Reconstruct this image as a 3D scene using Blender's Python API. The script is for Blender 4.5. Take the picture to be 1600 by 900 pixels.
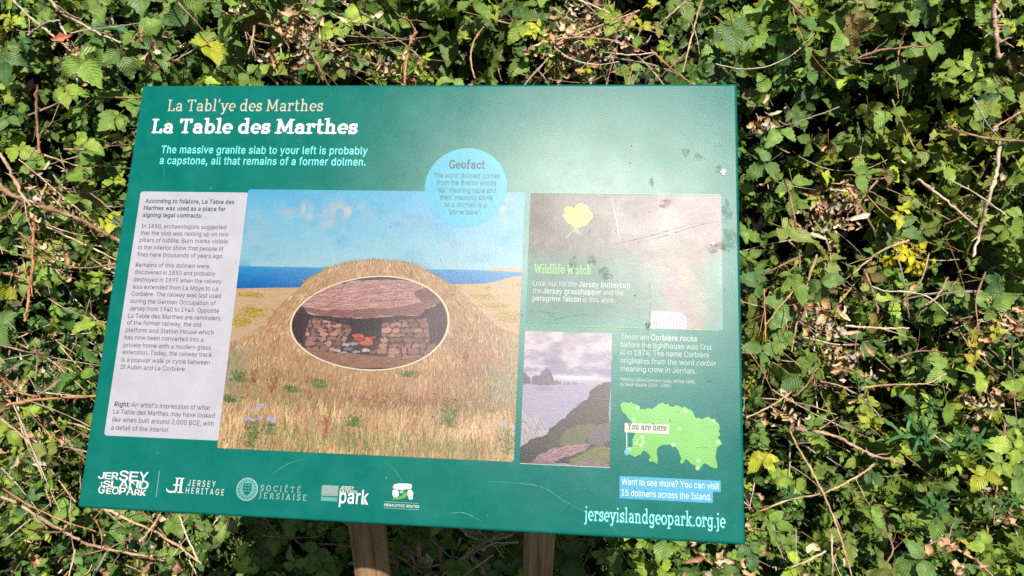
import bpy, bmesh, math, random
import numpy as np
from mathutils import Matrix, Vector

# ------------------------------------------------------------------ scene, camera, light
for o in list(bpy.data.objects):
    bpy.data.objects.remove(o)
random.seed(7)
rng = np.random.default_rng(7)
SC = bpy.context.scene
COL = SC.collection

FOC = 1178.0                                   # focal length in photo pixels (photo is 1600 wide)
CAM = np.array([0.21120807, -0.85872412, 1.56050396])
CR = np.array([[0.99502, 0.09855, 0.0148],     # camera right, down, forward in the world
               [0.06188, -0.49454, -0.86695],
               [-0.07812, 0.86355, -0.49818]])
cam_data = bpy.data.cameras.new('camera')
cam = bpy.data.objects.new('camera', cam_data)
COL.objects.link(cam)
cam_data.sensor_fit = 'HORIZONTAL'
cam_data.sensor_width = 36
cam_data.lens = 36 * FOC / 1600
cam_data.clip_start = 0.01
cam_data.clip_end = 500
mw = Matrix.Identity(4)
for i in range(3):
    mw[i][0] = CR[0][i]; mw[i][1] = -CR[1][i]; mw[i][2] = -CR[2][i]; mw[i][3] = CAM[i]
cam.matrix_world = mw
SC.camera = cam

SUN = Vector((0.0985, -0.4850, 0.8690)).normalized()
world = bpy.data.worlds.new('World')
SC.world = world
world.use_nodes = True
wn = world.node_tree
bg = wn.nodes['Background']
sky = wn.nodes.new('ShaderNodeTexSky')
sky.sky_type = 'NISHITA'
sky.sun_disc = False
sky.sun_elevation = math.asin(SUN.z)
sky.sun_rotation = math.atan2(SUN.x, SUN.y)
wn.links.new(sky.outputs[0], bg.inputs[0])
bg.inputs[1].default_value = 0.05
sd = bpy.data.lights.new('sun', 'SUN')
sd.energy = 5.0
sd.angle = math.radians(0.53)
sd.color = (1.0, 0.96, 0.88)
so = bpy.data.objects.new('sun', sd)
COL.objects.link(so)
so.rotation_euler = SUN.to_track_quat('Z', 'Y').to_euler()
so.location = SUN * 20
SC.view_settings.view_transform = 'Standard'
SC.view_settings.look = 'None'
SC.view_settings.exposure = 0.7
SC.view_settings.gamma = 1
SC.cycles.use_denoising = False
SC.cycles.max_bounces = 6
SC.cycles.diffuse_bounces = 2
SC.cycles.transparent_max_bounces = 8


# ------------------------------------------------------------------ helpers
def tag(o, label=None, cat=None, group=None, kind=None):
    if label: o['label'] = label
    if cat: o['category'] = cat
    if group: o['group'] = group
    if kind: o['kind'] = kind
    return o


def link(name, me, mat=None, parent=None):
    o = bpy.data.objects.new(name, me)
    COL.objects.link(o)
    if mat and me is not None and not me.materials:
        me.materials.append(mat)
    if parent: o.parent = parent
    return o


def empty(name, loc=(0, 0, 0)):
    o = bpy.data.objects.new(name, None)
    o.empty_display_size = 0.05
    COL.objects.link(o)
    o.location = loc
    return o


def pydata(name, v, f):
    me = bpy.data.meshes.new(name)
    me.from_pydata([tuple(p) for p in v], [], f)
    me.update()
    return me


def quads_mesh(name, V, Q, col=None, uv=None, smooth=False):
    """V (n,3), Q (m,4) int arrays; col per vertex (n,3); uv per vertex (n,2)."""
    me = bpy.data.meshes.new(name)
    n, m = len(V), len(Q)
    me.vertices.add(n)
    me.vertices.foreach_set('co', np.ascontiguousarray(V, np.float32).ravel())
    me.loops.add(m * 4)
    me.loops.foreach_set('vertex_index', np.ascontiguousarray(Q, np.int32).ravel())
    me.polygons.add(m)
    me.polygons.foreach_set('loop_start', np.arange(0, m * 4, 4, dtype=np.int32))
    if smooth:
        me.polygons.foreach_set('use_smooth', np.ones(m, bool))
    me.update(calc_edges=True)
    if col is not None:
        a = me.color_attributes.new('tint', 'FLOAT_COLOR', 'POINT')
        a.data.foreach_set('color', np.concatenate([col, np.ones((n, 1))], 1).astype(np.float32).ravel())
    if uv is not None:
        u = me.uv_layers.new(name='UVMap')
        u.data.foreach_set('uv', uv[Q.ravel()].astype(np.float32).ravel())
    return me


def nd(nt, t, **kw):
    n = nt.nodes.new(t)
    for k, v in kw.items():
        if hasattr(n, k) and k not in n.inputs: setattr(n, k, v)
        else: n.inputs[k].default_value = v
    return n


def newmat(name):
    m = bpy.data.materials.new(name)
    m.use_nodes = True
    nt = m.node_tree
    return m, nt, nt.nodes['Principled BSDF'], nt.links.new


def ramp(nt, stops):
    r = nt.nodes.new('ShaderNodeValToRGB')
    e = r.color_ramp.elements
    while len(e) > 1: e.remove(e[-1])
    e[0].position = stops[0][0]; e[0].color = (*stops[0][1], 1)
    for p, c in stops[1:]:
        q = e.new(p); q.color = (*c, 1)
    return r


def mixc(nt, L, fac, a, b, mode='MIX'):
    m = nt.nodes.new('ShaderNodeMix')
    m.data_type = 'RGBA'; m.blend_type = mode
    for s, v in ((m.inputs[0], fac), (m.inputs[6], a), (m.inputs[7], b)):
        if isinstance(v, bpy.types.NodeSocket): L(v, s)
        elif isinstance(v, (int, float)): s.default_value = v
        else: s.default_value = (*v, 1)
    return m.outputs[2]


def srgb(r, g, b):
    return tuple((c / 255 / 12.92) if c / 255 <= 0.04045 else ((c / 255 + 0.055) / 1.055) ** 2.4 for c in (r, g, b))


# ------------------------------------------------------------------ materials
PRINT_GAIN = 0.37      # the albedo of printed ink against the brightness it shows in full sun


def print_finish(nt, L, bsdf):
    """The matt grained laminate that covers the whole printed board."""
    tc = nt.nodes.new('ShaderNodeTexCoord')
    n1 = nd(nt, 'ShaderNodeTexNoise', Scale=950.0, Detail=1.5, Roughness=0.6)
    L(tc.outputs['Object'], n1.inputs['Vector'])
    b = nd(nt, 'ShaderNodeBump', Strength=0.22, Distance=0.0008)
    L(n1.outputs['Fac'], b.inputs['Height'])
    n2 = nd(nt, 'ShaderNodeTexNoise', Scale=7.0, Detail=5.0, Roughness=0.65)
    L(tc.outputs['Object'], n2.inputs['Vector'])
    r = ramp(nt, [(0.34, (0.345,) * 3), (0.66, (0.41,) * 3)])
    L(n2.outputs['Fac'], r.inputs[0])
    L(r.outputs[0], bsdf.inputs['Roughness'])
    L(b.outputs[0], bsdf.inputs['Normal'])
    bsdf.inputs['Specular IOR Level'].default_value = 0.0
    gl = nt.nodes.new('ShaderNodeBsdfGlossy'); gl.distribution = 'BECKMANN'
    gl.inputs['Color'].default_value = (1, 1, 1, 1)
    L(r.outputs[0], gl.inputs['Roughness']); L(b.outputs[0], gl.inputs['Normal'])
    mx = nt.nodes.new('ShaderNodeMixShader'); mx.inputs[0].default_value = 0.029
    L(bsdf.outputs[0], mx.inputs[1]); L(gl.outputs[0], mx.inputs[2])
    L(mx.outputs[0], nt.nodes['Material Output'].inputs[0])
    return tc


def ink(name, rgb, speck=True, gain=PRINT_GAIN):
    m, nt, b, L = newmat(name)
    tc = print_finish(nt, L, b)
    c = tuple(x * gain for x in srgb(*rgb))
    n = nd(nt, 'ShaderNodeTexNoise', Scale=26.0, Detail=6.0, Roughness=0.7)
    L(tc.outputs['Object'], n.inputs['Vector'])
    lo = tuple(x * 0.93 for x in c); hi = tuple(min(1, x * 1.07 + 0.004) for x in c)
    r = ramp(nt, [(0.35, lo), (0.65, hi)])
    L(n.outputs['Fac'], r.inputs[0])
    out = r.outputs[0]
    if speck:
        v = nd(nt, 'ShaderNodeTexVoronoi', Scale=95.0)
        L(tc.outputs['Object'], v.inputs['Vector'])
        g = nt.nodes.new('ShaderNodeMath'); g.operation = 'LESS_THAN'; g.inputs[1].default_value = 0.07
        L(v.outputs['Distance'], g.inputs[0])
        h = nd(nt, 'ShaderNodeTexNoise', Scale=30.0)
        L(tc.outputs['Object'], h.inputs['Vector'])
        k = nt.nodes.new('ShaderNodeMath'); k.operation = 'GREATER_THAN'; k.inputs[1].default_value = 0.6
        L(h.outputs['Fac'], k.inputs[0])
        q = nt.nodes.new('ShaderNodeMath'); q.operation = 'MULTIPLY'
        L(g.outputs[0], q.inputs[0]); L(k.outputs[0], q.inputs[1])
        out = mixc(nt, L, q.outputs[0], out, tuple(x * 0.5 + 0.12 for x in c))
    L(out, b.inputs['Base Color'])
    return m


def picture_material(name, img):
    m, nt, b, L = newmat(name)
    print_finish(nt, L, b)
    uv = nt.nodes.new('ShaderNodeUVMap'); uv.uv_map = 'UVMap'
    t = nt.nodes.new('ShaderNodeTexImage'); t.image = img; t.extension = 'EXTEND'
    L(uv.outputs[0], t.inputs[0])
    L(mixc(nt, L, 1.0, t.outputs[0], (PRINT_GAIN,) * 3, 'MULTIPLY'), b.inputs['Base Color'])
    return m


M_GREEN = ink('board_green', (2, 136, 122), gain=0.40)
M_EDGE = ink('board_edge_green', (2, 122, 110), speck=False, gain=0.40)
M_WHITE = ink('ink_white', (250, 250, 246), gain=0.50)
M_CARD = ink('ink_card', (230, 227, 236))
M_CYAN = ink('ink_pale_cyan', (140, 246, 246), gain=0.5)
M_DISC = ink('ink_disc_blue', (70, 200, 232))
M_DTEXT = ink('ink_dark_text', (74, 82, 84), speck=False)
M_GTEXT = ink('ink_green_text', (8, 76, 68), speck=False)
M_LIME = ink('ink_lime', (112, 212, 66))
M_LIME2 = ink('ink_lime_text', (136, 216, 92))
M_DOT = ink('ink_map_dot', (178, 236, 160))
M_BOX = ink('ink_box_blue', (0, 178, 228), gain=0.42)
M_CREAM = ink('ink_cream', (246, 238, 214))
M_PALE = ink('ink_pale_grey', (205, 222, 218))
M_LOGO = ink('ink_logo_teal', (120, 200, 190))


def stain_mat(name, col, dens):
    m, nt, b, L = newmat(name)
    tc = nt.nodes.new('ShaderNodeTexCoord')
    n = nd(nt, 'ShaderNodeTexNoise', Scale=160.0, Detail=5.0, Roughness=0.75)
    L(tc.outputs['Object'], n.inputs['Vector'])
    r = ramp(nt, [(0.38, (0, 0, 0)), (0.62, (dens,) * 3)])
    L(n.outputs['Fac'], r.inputs[0])
    b.inputs['Base Color'].default_value = (*col, 1)
    b.inputs['Roughness'].default_value = 0.8
    L(r.outputs[0], b.inputs['Alpha'])
    return m


M_STAIN = stain_mat('damp_green_stain', (0.03, 0.10, 0.07), 0.38)
M_BROWNSTAIN = stain_mat('brown_dirt_stain', (0.14, 0.08, 0.05), 0.4)
M_SCRATCH = stain_mat('pale_scratch', (0.3, 0.55, 0.48), 0.36)
M_DARKSCR = stain_mat('dark_scratch', (0.06, 0.07, 0.06), 0.8)


def leaf_material():
    m, nt, b, L = newmat('bramble_leaf')
    at = nt.nodes.new('ShaderNodeAttribute'); at.attribute_name = 'tint'
    oi = nt.nodes.new('ShaderNodeObjectInfo')
    base = mixc(nt, L, 1.0, at.outputs['Color'], oi.outputs['Color'], 'MULTIPLY')
    uv = nt.nodes.new('ShaderNodeUVMap'); uv.uv_map = 'UVMap'
    sx = nt.nodes.new('ShaderNodeSeparateXYZ'); L(uv.outputs[0], sx.inputs[0])

    def M(op, a, c=None):
        n = nt.nodes.new('ShaderNodeMath'); n.operation = op
        for s, v in ((0, a), (1, c)):
            if v is None: continue
            if isinstance(v, (int, float)): n.inputs[s].default_value = v
            else: L(v, n.inputs[s])
        return n.outputs[0]
    av = M('ABSOLUTE', sx.outputs[1])
    ph = M('SUBTRACT', M('MULTIPLY', sx.outputs[0], 8.0), M('MULTIPLY', av, 2.6))
    w = M('ABSOLUTE', M('SUBTRACT', M('FRACT', ph), 0.5))      # 0 in the middle of a vein cell
    vein = M('LESS_THAN', w, 0.07)
    mid = M('LESS_THAN', av, 0.05)
    veins = M('MAXIMUM', vein, mid)
    light = mixc(nt, L, 1.0, base, (1.5, 1.4, 1.5), 'MULTIPLY')
    c1 = mixc(nt, L, M('MULTIPLY', veins, 0.55), base, light)
    tc = nt.nodes.new('ShaderNodeTexCoord')
    geo = nt.nodes.new('ShaderNodeNewGeometry')
    n = nd(nt, 'ShaderNodeTexNoise', Scale=70.0, Detail=4.0, Roughness=0.7)
    L(geo.outputs['Position'], n.inputs['Vector'])
    r = ramp(nt, [(0.3, (0.62, 0.66, 0.6)), (0.55, (1, 1, 1)), (0.75, (1.25, 1.2, 1.0))])
    L(n.outputs['Fac'], r.inputs[0])
    c2 = mixc(nt, L, 1.0, c1, r.outputs[0], 'MULTIPLY')
    sp = nd(nt, 'ShaderNodeTexNoise', Scale=38.0, Detail=5.0, Roughness=0.8)
    L(geo.outputs['Position'], sp.inputs['Vector'])
    spf = ramp(nt, [(0.66, (0, 0, 0)), (0.71, (1, 1, 1))]); L(sp.outputs['Fac'], spf.inputs[0])
    c3 = mixc(nt, L, M('MULTIPLY', spf.outputs[0], 0.7), c2, (0.16, 0.09, 0.03))
    back = mixc(nt, L, 1.0, c3, (1.2, 1.2, 1.5), 'MULTIPLY')
    c4 = mixc(nt, L, geo.outputs['Backfacing'], c3, back)
    L(c4, b.inputs['Base Color'])
    b.inputs['Roughness'].default_value = 0.46
    b.inputs['IOR'].default_value = 1.4
    hgt = M('ADD', M('MULTIPLY', w, 1.0), M('MULTIPLY', n.outputs['Fac'], 0.5))
    bp = nd(nt, 'ShaderNodeBump', Strength=0.7, Distance=0.0022)
    L(hgt, bp.inputs['Height']); L(bp.outputs[0], b.inputs['Normal'])
    tr = nt.nodes.new('ShaderNodeBsdfTranslucent')
    L(mixc(nt, L, 1.0, c3, (1.3, 1.5, 0.5), 'MULTIPLY'), tr.inputs[0])
    mx = nt.nodes.new('ShaderNodeMixShader'); mx.inputs[0].default_value = 0.18
    L(b.outputs[0], mx.inputs[1]); L(tr.outputs[0], mx.inputs[2])
    L(mx.outputs[0], nt.nodes['Material Output'].inputs[0])
    return m


def stem_material():
    m, nt, b, L = newmat('cane_bark')
    at = nt.nodes.new('ShaderNodeAttribute'); at.attribute_name = 'tint'
    oi = nt.nodes.new('ShaderNodeObjectInfo')
    base = mixc(nt, L, 1.0, at.outputs['Color'], oi.outputs['Color'], 'MULTIPLY')
    geo = nt.nodes.new('ShaderNodeNewGeometry')
    n = nd(nt, 'ShaderNodeTexNoise', Scale=160.0, Detail=5.0, Roughness=0.75)
    L(geo.outputs['Position'], n.inputs['Vector'])
    r = ramp(nt, [(0.3, (0.5, 0.42, 0.38)), (0.5, (1, 1, 1)), (0.72, (1.4, 1.35, 1.3))])
    L(n.outputs['Fac'], r.inputs[0])
    n2 = nd(nt, 'ShaderNodeTexNoise', Scale=22.0, Detail=3.0)
    L(geo.outputs['Position'], n2.inputs['Vector'])
    r2 = ramp(nt, [(0.35, (0.72, 0.62, 0.58)), (0.6, (1.1, 1.05, 1.0))])
    L(n2.outputs['Fac'], r2.inputs[0])
    L(mixc(nt, L, 1.0, mixc(nt, L, 1.0, base, r.outputs[0], 'MULTIPLY'), r2.outputs[0], 'MULTIPLY'), b.inputs['Base Color'])
    b.inputs['Roughness'].default_value = 0.62
    bp = nd(nt, 'ShaderNodeBump', Strength=0.5, Distance=0.001)
    L(n.outputs['Fac'], bp.inputs['Height']); L(bp.outputs[0], b.inputs['Normal'])
    return m


def wood_material():
    m, nt, b, L = newmat('post_timber')
    tc = nt.nodes.new('ShaderNodeTexCoord')
    mp = nd(nt, 'ShaderNodeMapping'); mp.inputs['Scale'].default_value = (60, 60, 3.0)
    L(tc.outputs['Object'], mp.inputs[0])
    n = nd(nt, 'ShaderNodeTexNoise', Scale=1.6, Detail=6.0, Roughness=0.65)
    L(mp.outputs[0], n.inputs['Vector'])
    r = ramp(nt, [(0.32, (0.07, 0.043, 0.022)), (0.43, (0.27, 0.172, 0.085)), (0.58, (0.38, 0.25, 0.13)), (0.75, (0.46, 0.33, 0.20))])
    L(n.outputs['Fac'], r.inputs[0])
    n2 = nd(nt, 'ShaderNodeTexNoise', Scale=9.0, Detail=4.0)
    L(tc.outputs['Object'], n2.inputs['Vector'])
    r2 = ramp(nt, [(0.35, (0.8, 0.78, 0.72)), (0.65, (1.15, 1.08, 1.0))])
    L(n2.outputs['Fac'], r2.inputs[0])
    L(mixc(nt, L, 1.0, r.outputs[0], r2.outputs[0], 'MULTIPLY'), b.inputs['Base Color'])
    b.inputs['Roughness'].default_value = 0.7
    bp = nd(nt, 'ShaderNodeBump', Strength=0.4, Distance=0.002)
    L(n.outputs['Fac'], bp.inputs['Height']); L(bp.outputs[0], b.inputs['Normal'])
    return m


def soil_material(name, a, c, scale):
    m, nt, b, L = newmat(name)
    geo = nt.nodes.new('ShaderNodeNewGeometry')
    n = nd(nt, 'ShaderNodeTexNoise', Scale=scale, Detail=8.0, Roughness=0.75)
    L(geo.outputs['Position'], n.inputs['Vector'])
    r = ramp(nt, [(0.3, a), (0.7, c)])
    L(n.outputs['Fac'], r.inputs[0]); L(r.outputs[0], b.inputs['Base Color'])
    b.inputs['Roughness'].default_value = 0.95; b.inputs['Specular IOR Level'].default_value = 0.08
    bp = nd(nt, 'ShaderNodeBump', Strength=0.8, Distance=0.02)
    L(n.outputs['Fac'], bp.inputs['Height']); L(bp.outputs[0], b.inputs['Normal'])
    return m


M_LEAF = leaf_material()
M_STEM = stem_material()
M_WOOD = wood_material()
M_BANK = soil_material('shaded_bank_earth', (0.004, 0.0035, 0.003), (0.016, 0.012, 0.008), 14)  # blacker than soil: the shade deep in the hedge gaps is in this colour
M_GROUND = soil_material('path_earth', (0.014, 0.011, 0.008), (0.05, 0.038, 0.026), 9)
M_BOLT, _nt, _b, _L = newmat('galvanised_bracket')
_b.inputs['Metallic'].default_value = 0.9; _b.inputs['Roughness'].default_value = 0.45
_b.inputs['Base Color'].default_value = (0.45, 0.45, 0.44, 1)

# ------------------------------------------------------------------ ground and bank (setting)
def hedge_point(a, b, n):
    """The face of the hedge: a along it, b up its slope, n out of it towards the path."""
    return HO + HX * a + HY * b + HN * n


HN = np.array([0.05, -0.86, 0.51]); HN /= np.linalg.norm(HN)
HX = np.array([1.0, 0.0, 0.0]); HX = HX - HN * (HX @ HN); HX /= np.linalg.norm(HX)
HY = np.cross(HN, HX)
HO = CAM + CR[2] * 1.66


def from_photo(px, py, n=0.0):
    """Where the line of sight through a point of the photo meets the hedge face, n metres proud of it: (a, b, world)."""
    d = CR[0] * (px - 800) + CR[1] * (py - 450) + CR[2] * FOC
    o = HO + HN * n
    t = ((o - CAM) @ HN) / (d @ HN)
    p = CAM + d * t
    q = p - HO
    return q @ HX, q @ HY, p


ground_v = [(-60, -60, 0), (60, -60, 0), (60, 60, 0), (-60, 60, 0)]
g = link('ground', pydata('ground', ground_v, [(0, 1, 2, 3)]), M_GROUND)
tag(g, kind='structure')


def lump(x, y):
    return (0.5 * math.sin(2.1 * x + 1.3) * math.cos(1.7 * y + 0.4) + 0.3 * math.sin(4.7 * x - 2.2 * y + 0.8)
            + 0.25 * math.cos(7.3 * x + 5.1 * y) + 0.15 * math.sin(13 * x - 9 * y + 2))


nx, ny = 90, 60
V = []
for j in range(ny + 1):
    for i in range(nx + 1):
        a = -2.6 + 5.2 * i / nx; b = -1.25 + 2.8 * j / ny
        p = hedge_point(a, b, -0.80 + 0.06 * lump(a * 2, b * 2))
        if p[2] < -0.02: p[2] = -0.02
        V.append(p)
nrow = nx + 1
top = len(V)
for i in range(nrow):                 # the bank carries on level behind its crest
    p = V[ny * nrow + i]
    V.append(np.array([p[0], p[1] + 2.0, p[2] - 0.15]))
for i in range(nrow):
    p = V[ny * nrow + i]
    V.append(np.array([p[0], p[1] + 2.3, -0.05]))
F = []
for j in range(ny + 2):
    for i in range(nx):
        q = j * nrow + i
        F.append((q, q + 1, q + nrow + 1, q + nrow))
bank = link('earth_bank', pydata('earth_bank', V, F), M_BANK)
for p_ in bank.data.polygons: p_.use_smooth = True
tag(bank, kind='structure')

# ------------------------------------------------------------------ the sign: frame of the board
PW = np.array([[0.99904, -0.03282, -0.02904], [0.0, 0.66258, -0.74899], [0.04382, 0.74827, 0.66194]])   # board axes to world
BW, BH, BT = 0.860, 0.603, 0.022
sign = empty('information_sign', (0.05, -0.062, 0))
tag(sign, 'green information board about a dolmen, tilted on two round timber posts before brambles', 'sign')


def board_from_photo(px, py):
    """A point of the board's face in millimetres from its top left corner, from where it is seen in the photo."""
    v = HI @ np.array([px - 800.0, py - 450.0, 1.0]); v = v / v[2]
    return v[0] * 1000 + 430.0, 301.5 - v[1] * 1000


HI = np.linalg.inv(np.array([[0.7093245895780136, 0.031168411002206683, -0.09489257903384826],
                             [0.01698976969224138, -0.6975540241804937, 0.0034485096847314232],
                             [-6.045800819620695e-05, 0.00012222727893462793, 0.0006127655052944325]]))


def L2(xmm, ymm, z=0.0):
    return (xmm / 1000 - 0.43, 0.3015 - ymm / 1000, z)


bm = bmesh.new()
bmesh.ops.create_cube(bm, size=1)
bmesh.ops.scale(bm, vec=(BW, BH, BT), verts=bm.verts)
bmesh.ops.translate(bm, vec=(0, 0, -BT / 2), verts=bm.verts)
bmesh.ops.bevel(bm, geom=list(bm.edges), offset=0.0042, segments=4, profile=0.5, affect='EDGES')
me = bpy.data.meshes.new('panel'); bm.to_mesh(me); bm.free()
for p_ in me.polygons: p_.use_smooth = True
panel = link('panel', me, M_GREEN, sign)
pm = Matrix.Identity(4)
for i in range(3):
    for j in range(3): pm[i][j] = PW[i][j]
pm[0][3], pm[1][3], pm[2][3] = 0, 0, 1.05
panel.matrix_local = Matrix.Translation(-Vector(sign.location)) @ pm
tag(panel, label='green printed board with rounded edges, misted by dust and sun glare at its right')

Z0 = 0.0002     # the step between one printed layer and the next


def rounded(x0, y0, x1, y1, r, corners=(1, 1, 1, 1), n=6):
    """corners: top left, top right, bottom right, bottom left"""
    pts = []
    cs = [(x0 + r, y0 + r, 180, x0, y0), (x1 - r, y0 + r, 270, x1, y0), (x1 - r, y1 - r, 0, x1, y1), (x0 + r, y1 - r, 90, x0, y1)]
    for (cx, cy, a0, kx, ky), c in zip(cs, corners):
        if c:
            for k in range(n + 1):
                a = math.radians(a0 + 90 * k / n)
                pts.append((cx + r * math.cos(a), cy + r * math.sin(a)))
        else: pts.append((kx, ky))
    return pts


def flat(name, polys, mat, layer, label=None, uvbox=None):
    """Flat print on the face of the board: outlines in mm, one mesh."""
    bm = bmesh.new()
    for poly in polys:
        vs = [bm.verts.new(L2(x, y, Z0 * layer)) for x, y in poly]
        es = [bm.edges.new((vs[i], vs[(i + 1) % len(vs)])) for i in range(len(vs))]
        bmesh.ops.triangle_fill(bm, use_beauty=True, use_dissolve=False, edges=es)
    for f in bm.faces:
        if f.normal.z < 0: f.normal_flip()
    me = bpy.data.meshes.new(name); bm.to_mesh(me); bm.free()
    if uvbox:
        x0, y0, x1, y1 = uvbox
        uvl = me.uv_layers.new(name='UVMap')
        for lp in me.loops:
            c = me.vertices[lp.vertex_index].co
            uvl.data[lp.index].uv = (((c.x + 0.43) * 1000 - x0) / (x1 - x0), 1 - ((0.3015 - c.y) * 1000 - y0) / (y1 - y0))
    o = link(name, me, mat, panel)
    if label: o['label'] = label
    return o


def ribbon(pts, w, taper=False):
    """Outline of a narrow strip along pts (mm)."""
    a, b = [], []
    n = len(pts)
    for i, (x, y) in enumerate(pts):
        x0, y0 = pts[max(0, i - 1)]; x1, y1 = pts[min(n - 1, i + 1)]
        d = math.hypot(x1 - x0, y1 - y0) or 1
        nx_, ny_ = -(y1 - y0) / d, (x1 - x0) / d
        ww = w * (0.15 + 0.85 * math.sin(math.pi * (i + 0.3) / (n - 0.4))) if taper else w
        a.append((x + nx_ * ww / 2, y + ny_ * ww / 2)); b.append((x - nx_ * ww / 2, y - ny_ * ww / 2))
    return a + b[::-1]


def arc_pts(cx, cy, rx, ry, a0, a1, n=12):
    return [(cx + rx * math.cos(math.radians(a0 + (a1 - a0) * k / n)), cy + ry * math.sin(math.radians(a0 + (a1 - a0) * k / n))) for k in range(n + 1)]


def circle(cx, cy, r, n=40):
    return arc_pts(cx, cy, r, r, 0, 360 - 360 / n, n - 1)


# ------------------------------------------------------------------ lettering
# (1) plain sans lettering, from Blender's built-in typeface
_cache = {}
try:                       # the sans typeface that ships inside Blender; its plain default letters otherwise
    import os
    SANS = bpy.data.fonts.load(os.path.join(bpy.utils.system_resource('DATAFILES'), 'fonts', 'Inter.woff2'))
except Exception:
    SANS = None


def sans_scale():
    if 'scale' not in _cache:
        _cache['scale'] = 1.0
        _cache['scale'] = 0.74 / sans_piece('H', False)[0][:, 1].max()
    return _cache['scale']


def sans_piece(text, bold, shear=0.0):
    if text != 'H' or 'scale' not in _cache: sans_scale()
    key = (text, bold, shear)
    if key in _cache: return _cache[key]
    cu = bpy.data.curves.new('lettering', 'FONT')
    if SANS: cu.font = SANS
    cu.body = text; cu.size = _cache['scale']; cu.resolution_u = 2; cu.fill_mode = 'FRONT'
    cu.offset = 0.017 if bold else -0.003
    cu.space_character = 1.05 if bold else 1.0
    cu.shear = shear
    ob = bpy.data.objects.new('lettering_source', cu)
    COL.objects.link(ob)
    dg = bpy.context.evaluated_depsgraph_get()
    me = bpy.data.meshes.new_from_object(ob.evaluated_get(dg))
    v = np.array([x.co[:2] for x in me.vertices]) if len(me.vertices) else np.zeros((0, 2))
    f = [tuple(p.vertices) for p in me.polygons]
    w = v[:, 0].max() if len(v) else 0
    bpy.data.objects.remove(ob); bpy.data.meshes.remove(me); bpy.data.curves.remove(cu)
    _cache[key] = (v, f, w)
    return _cache[key]


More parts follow.
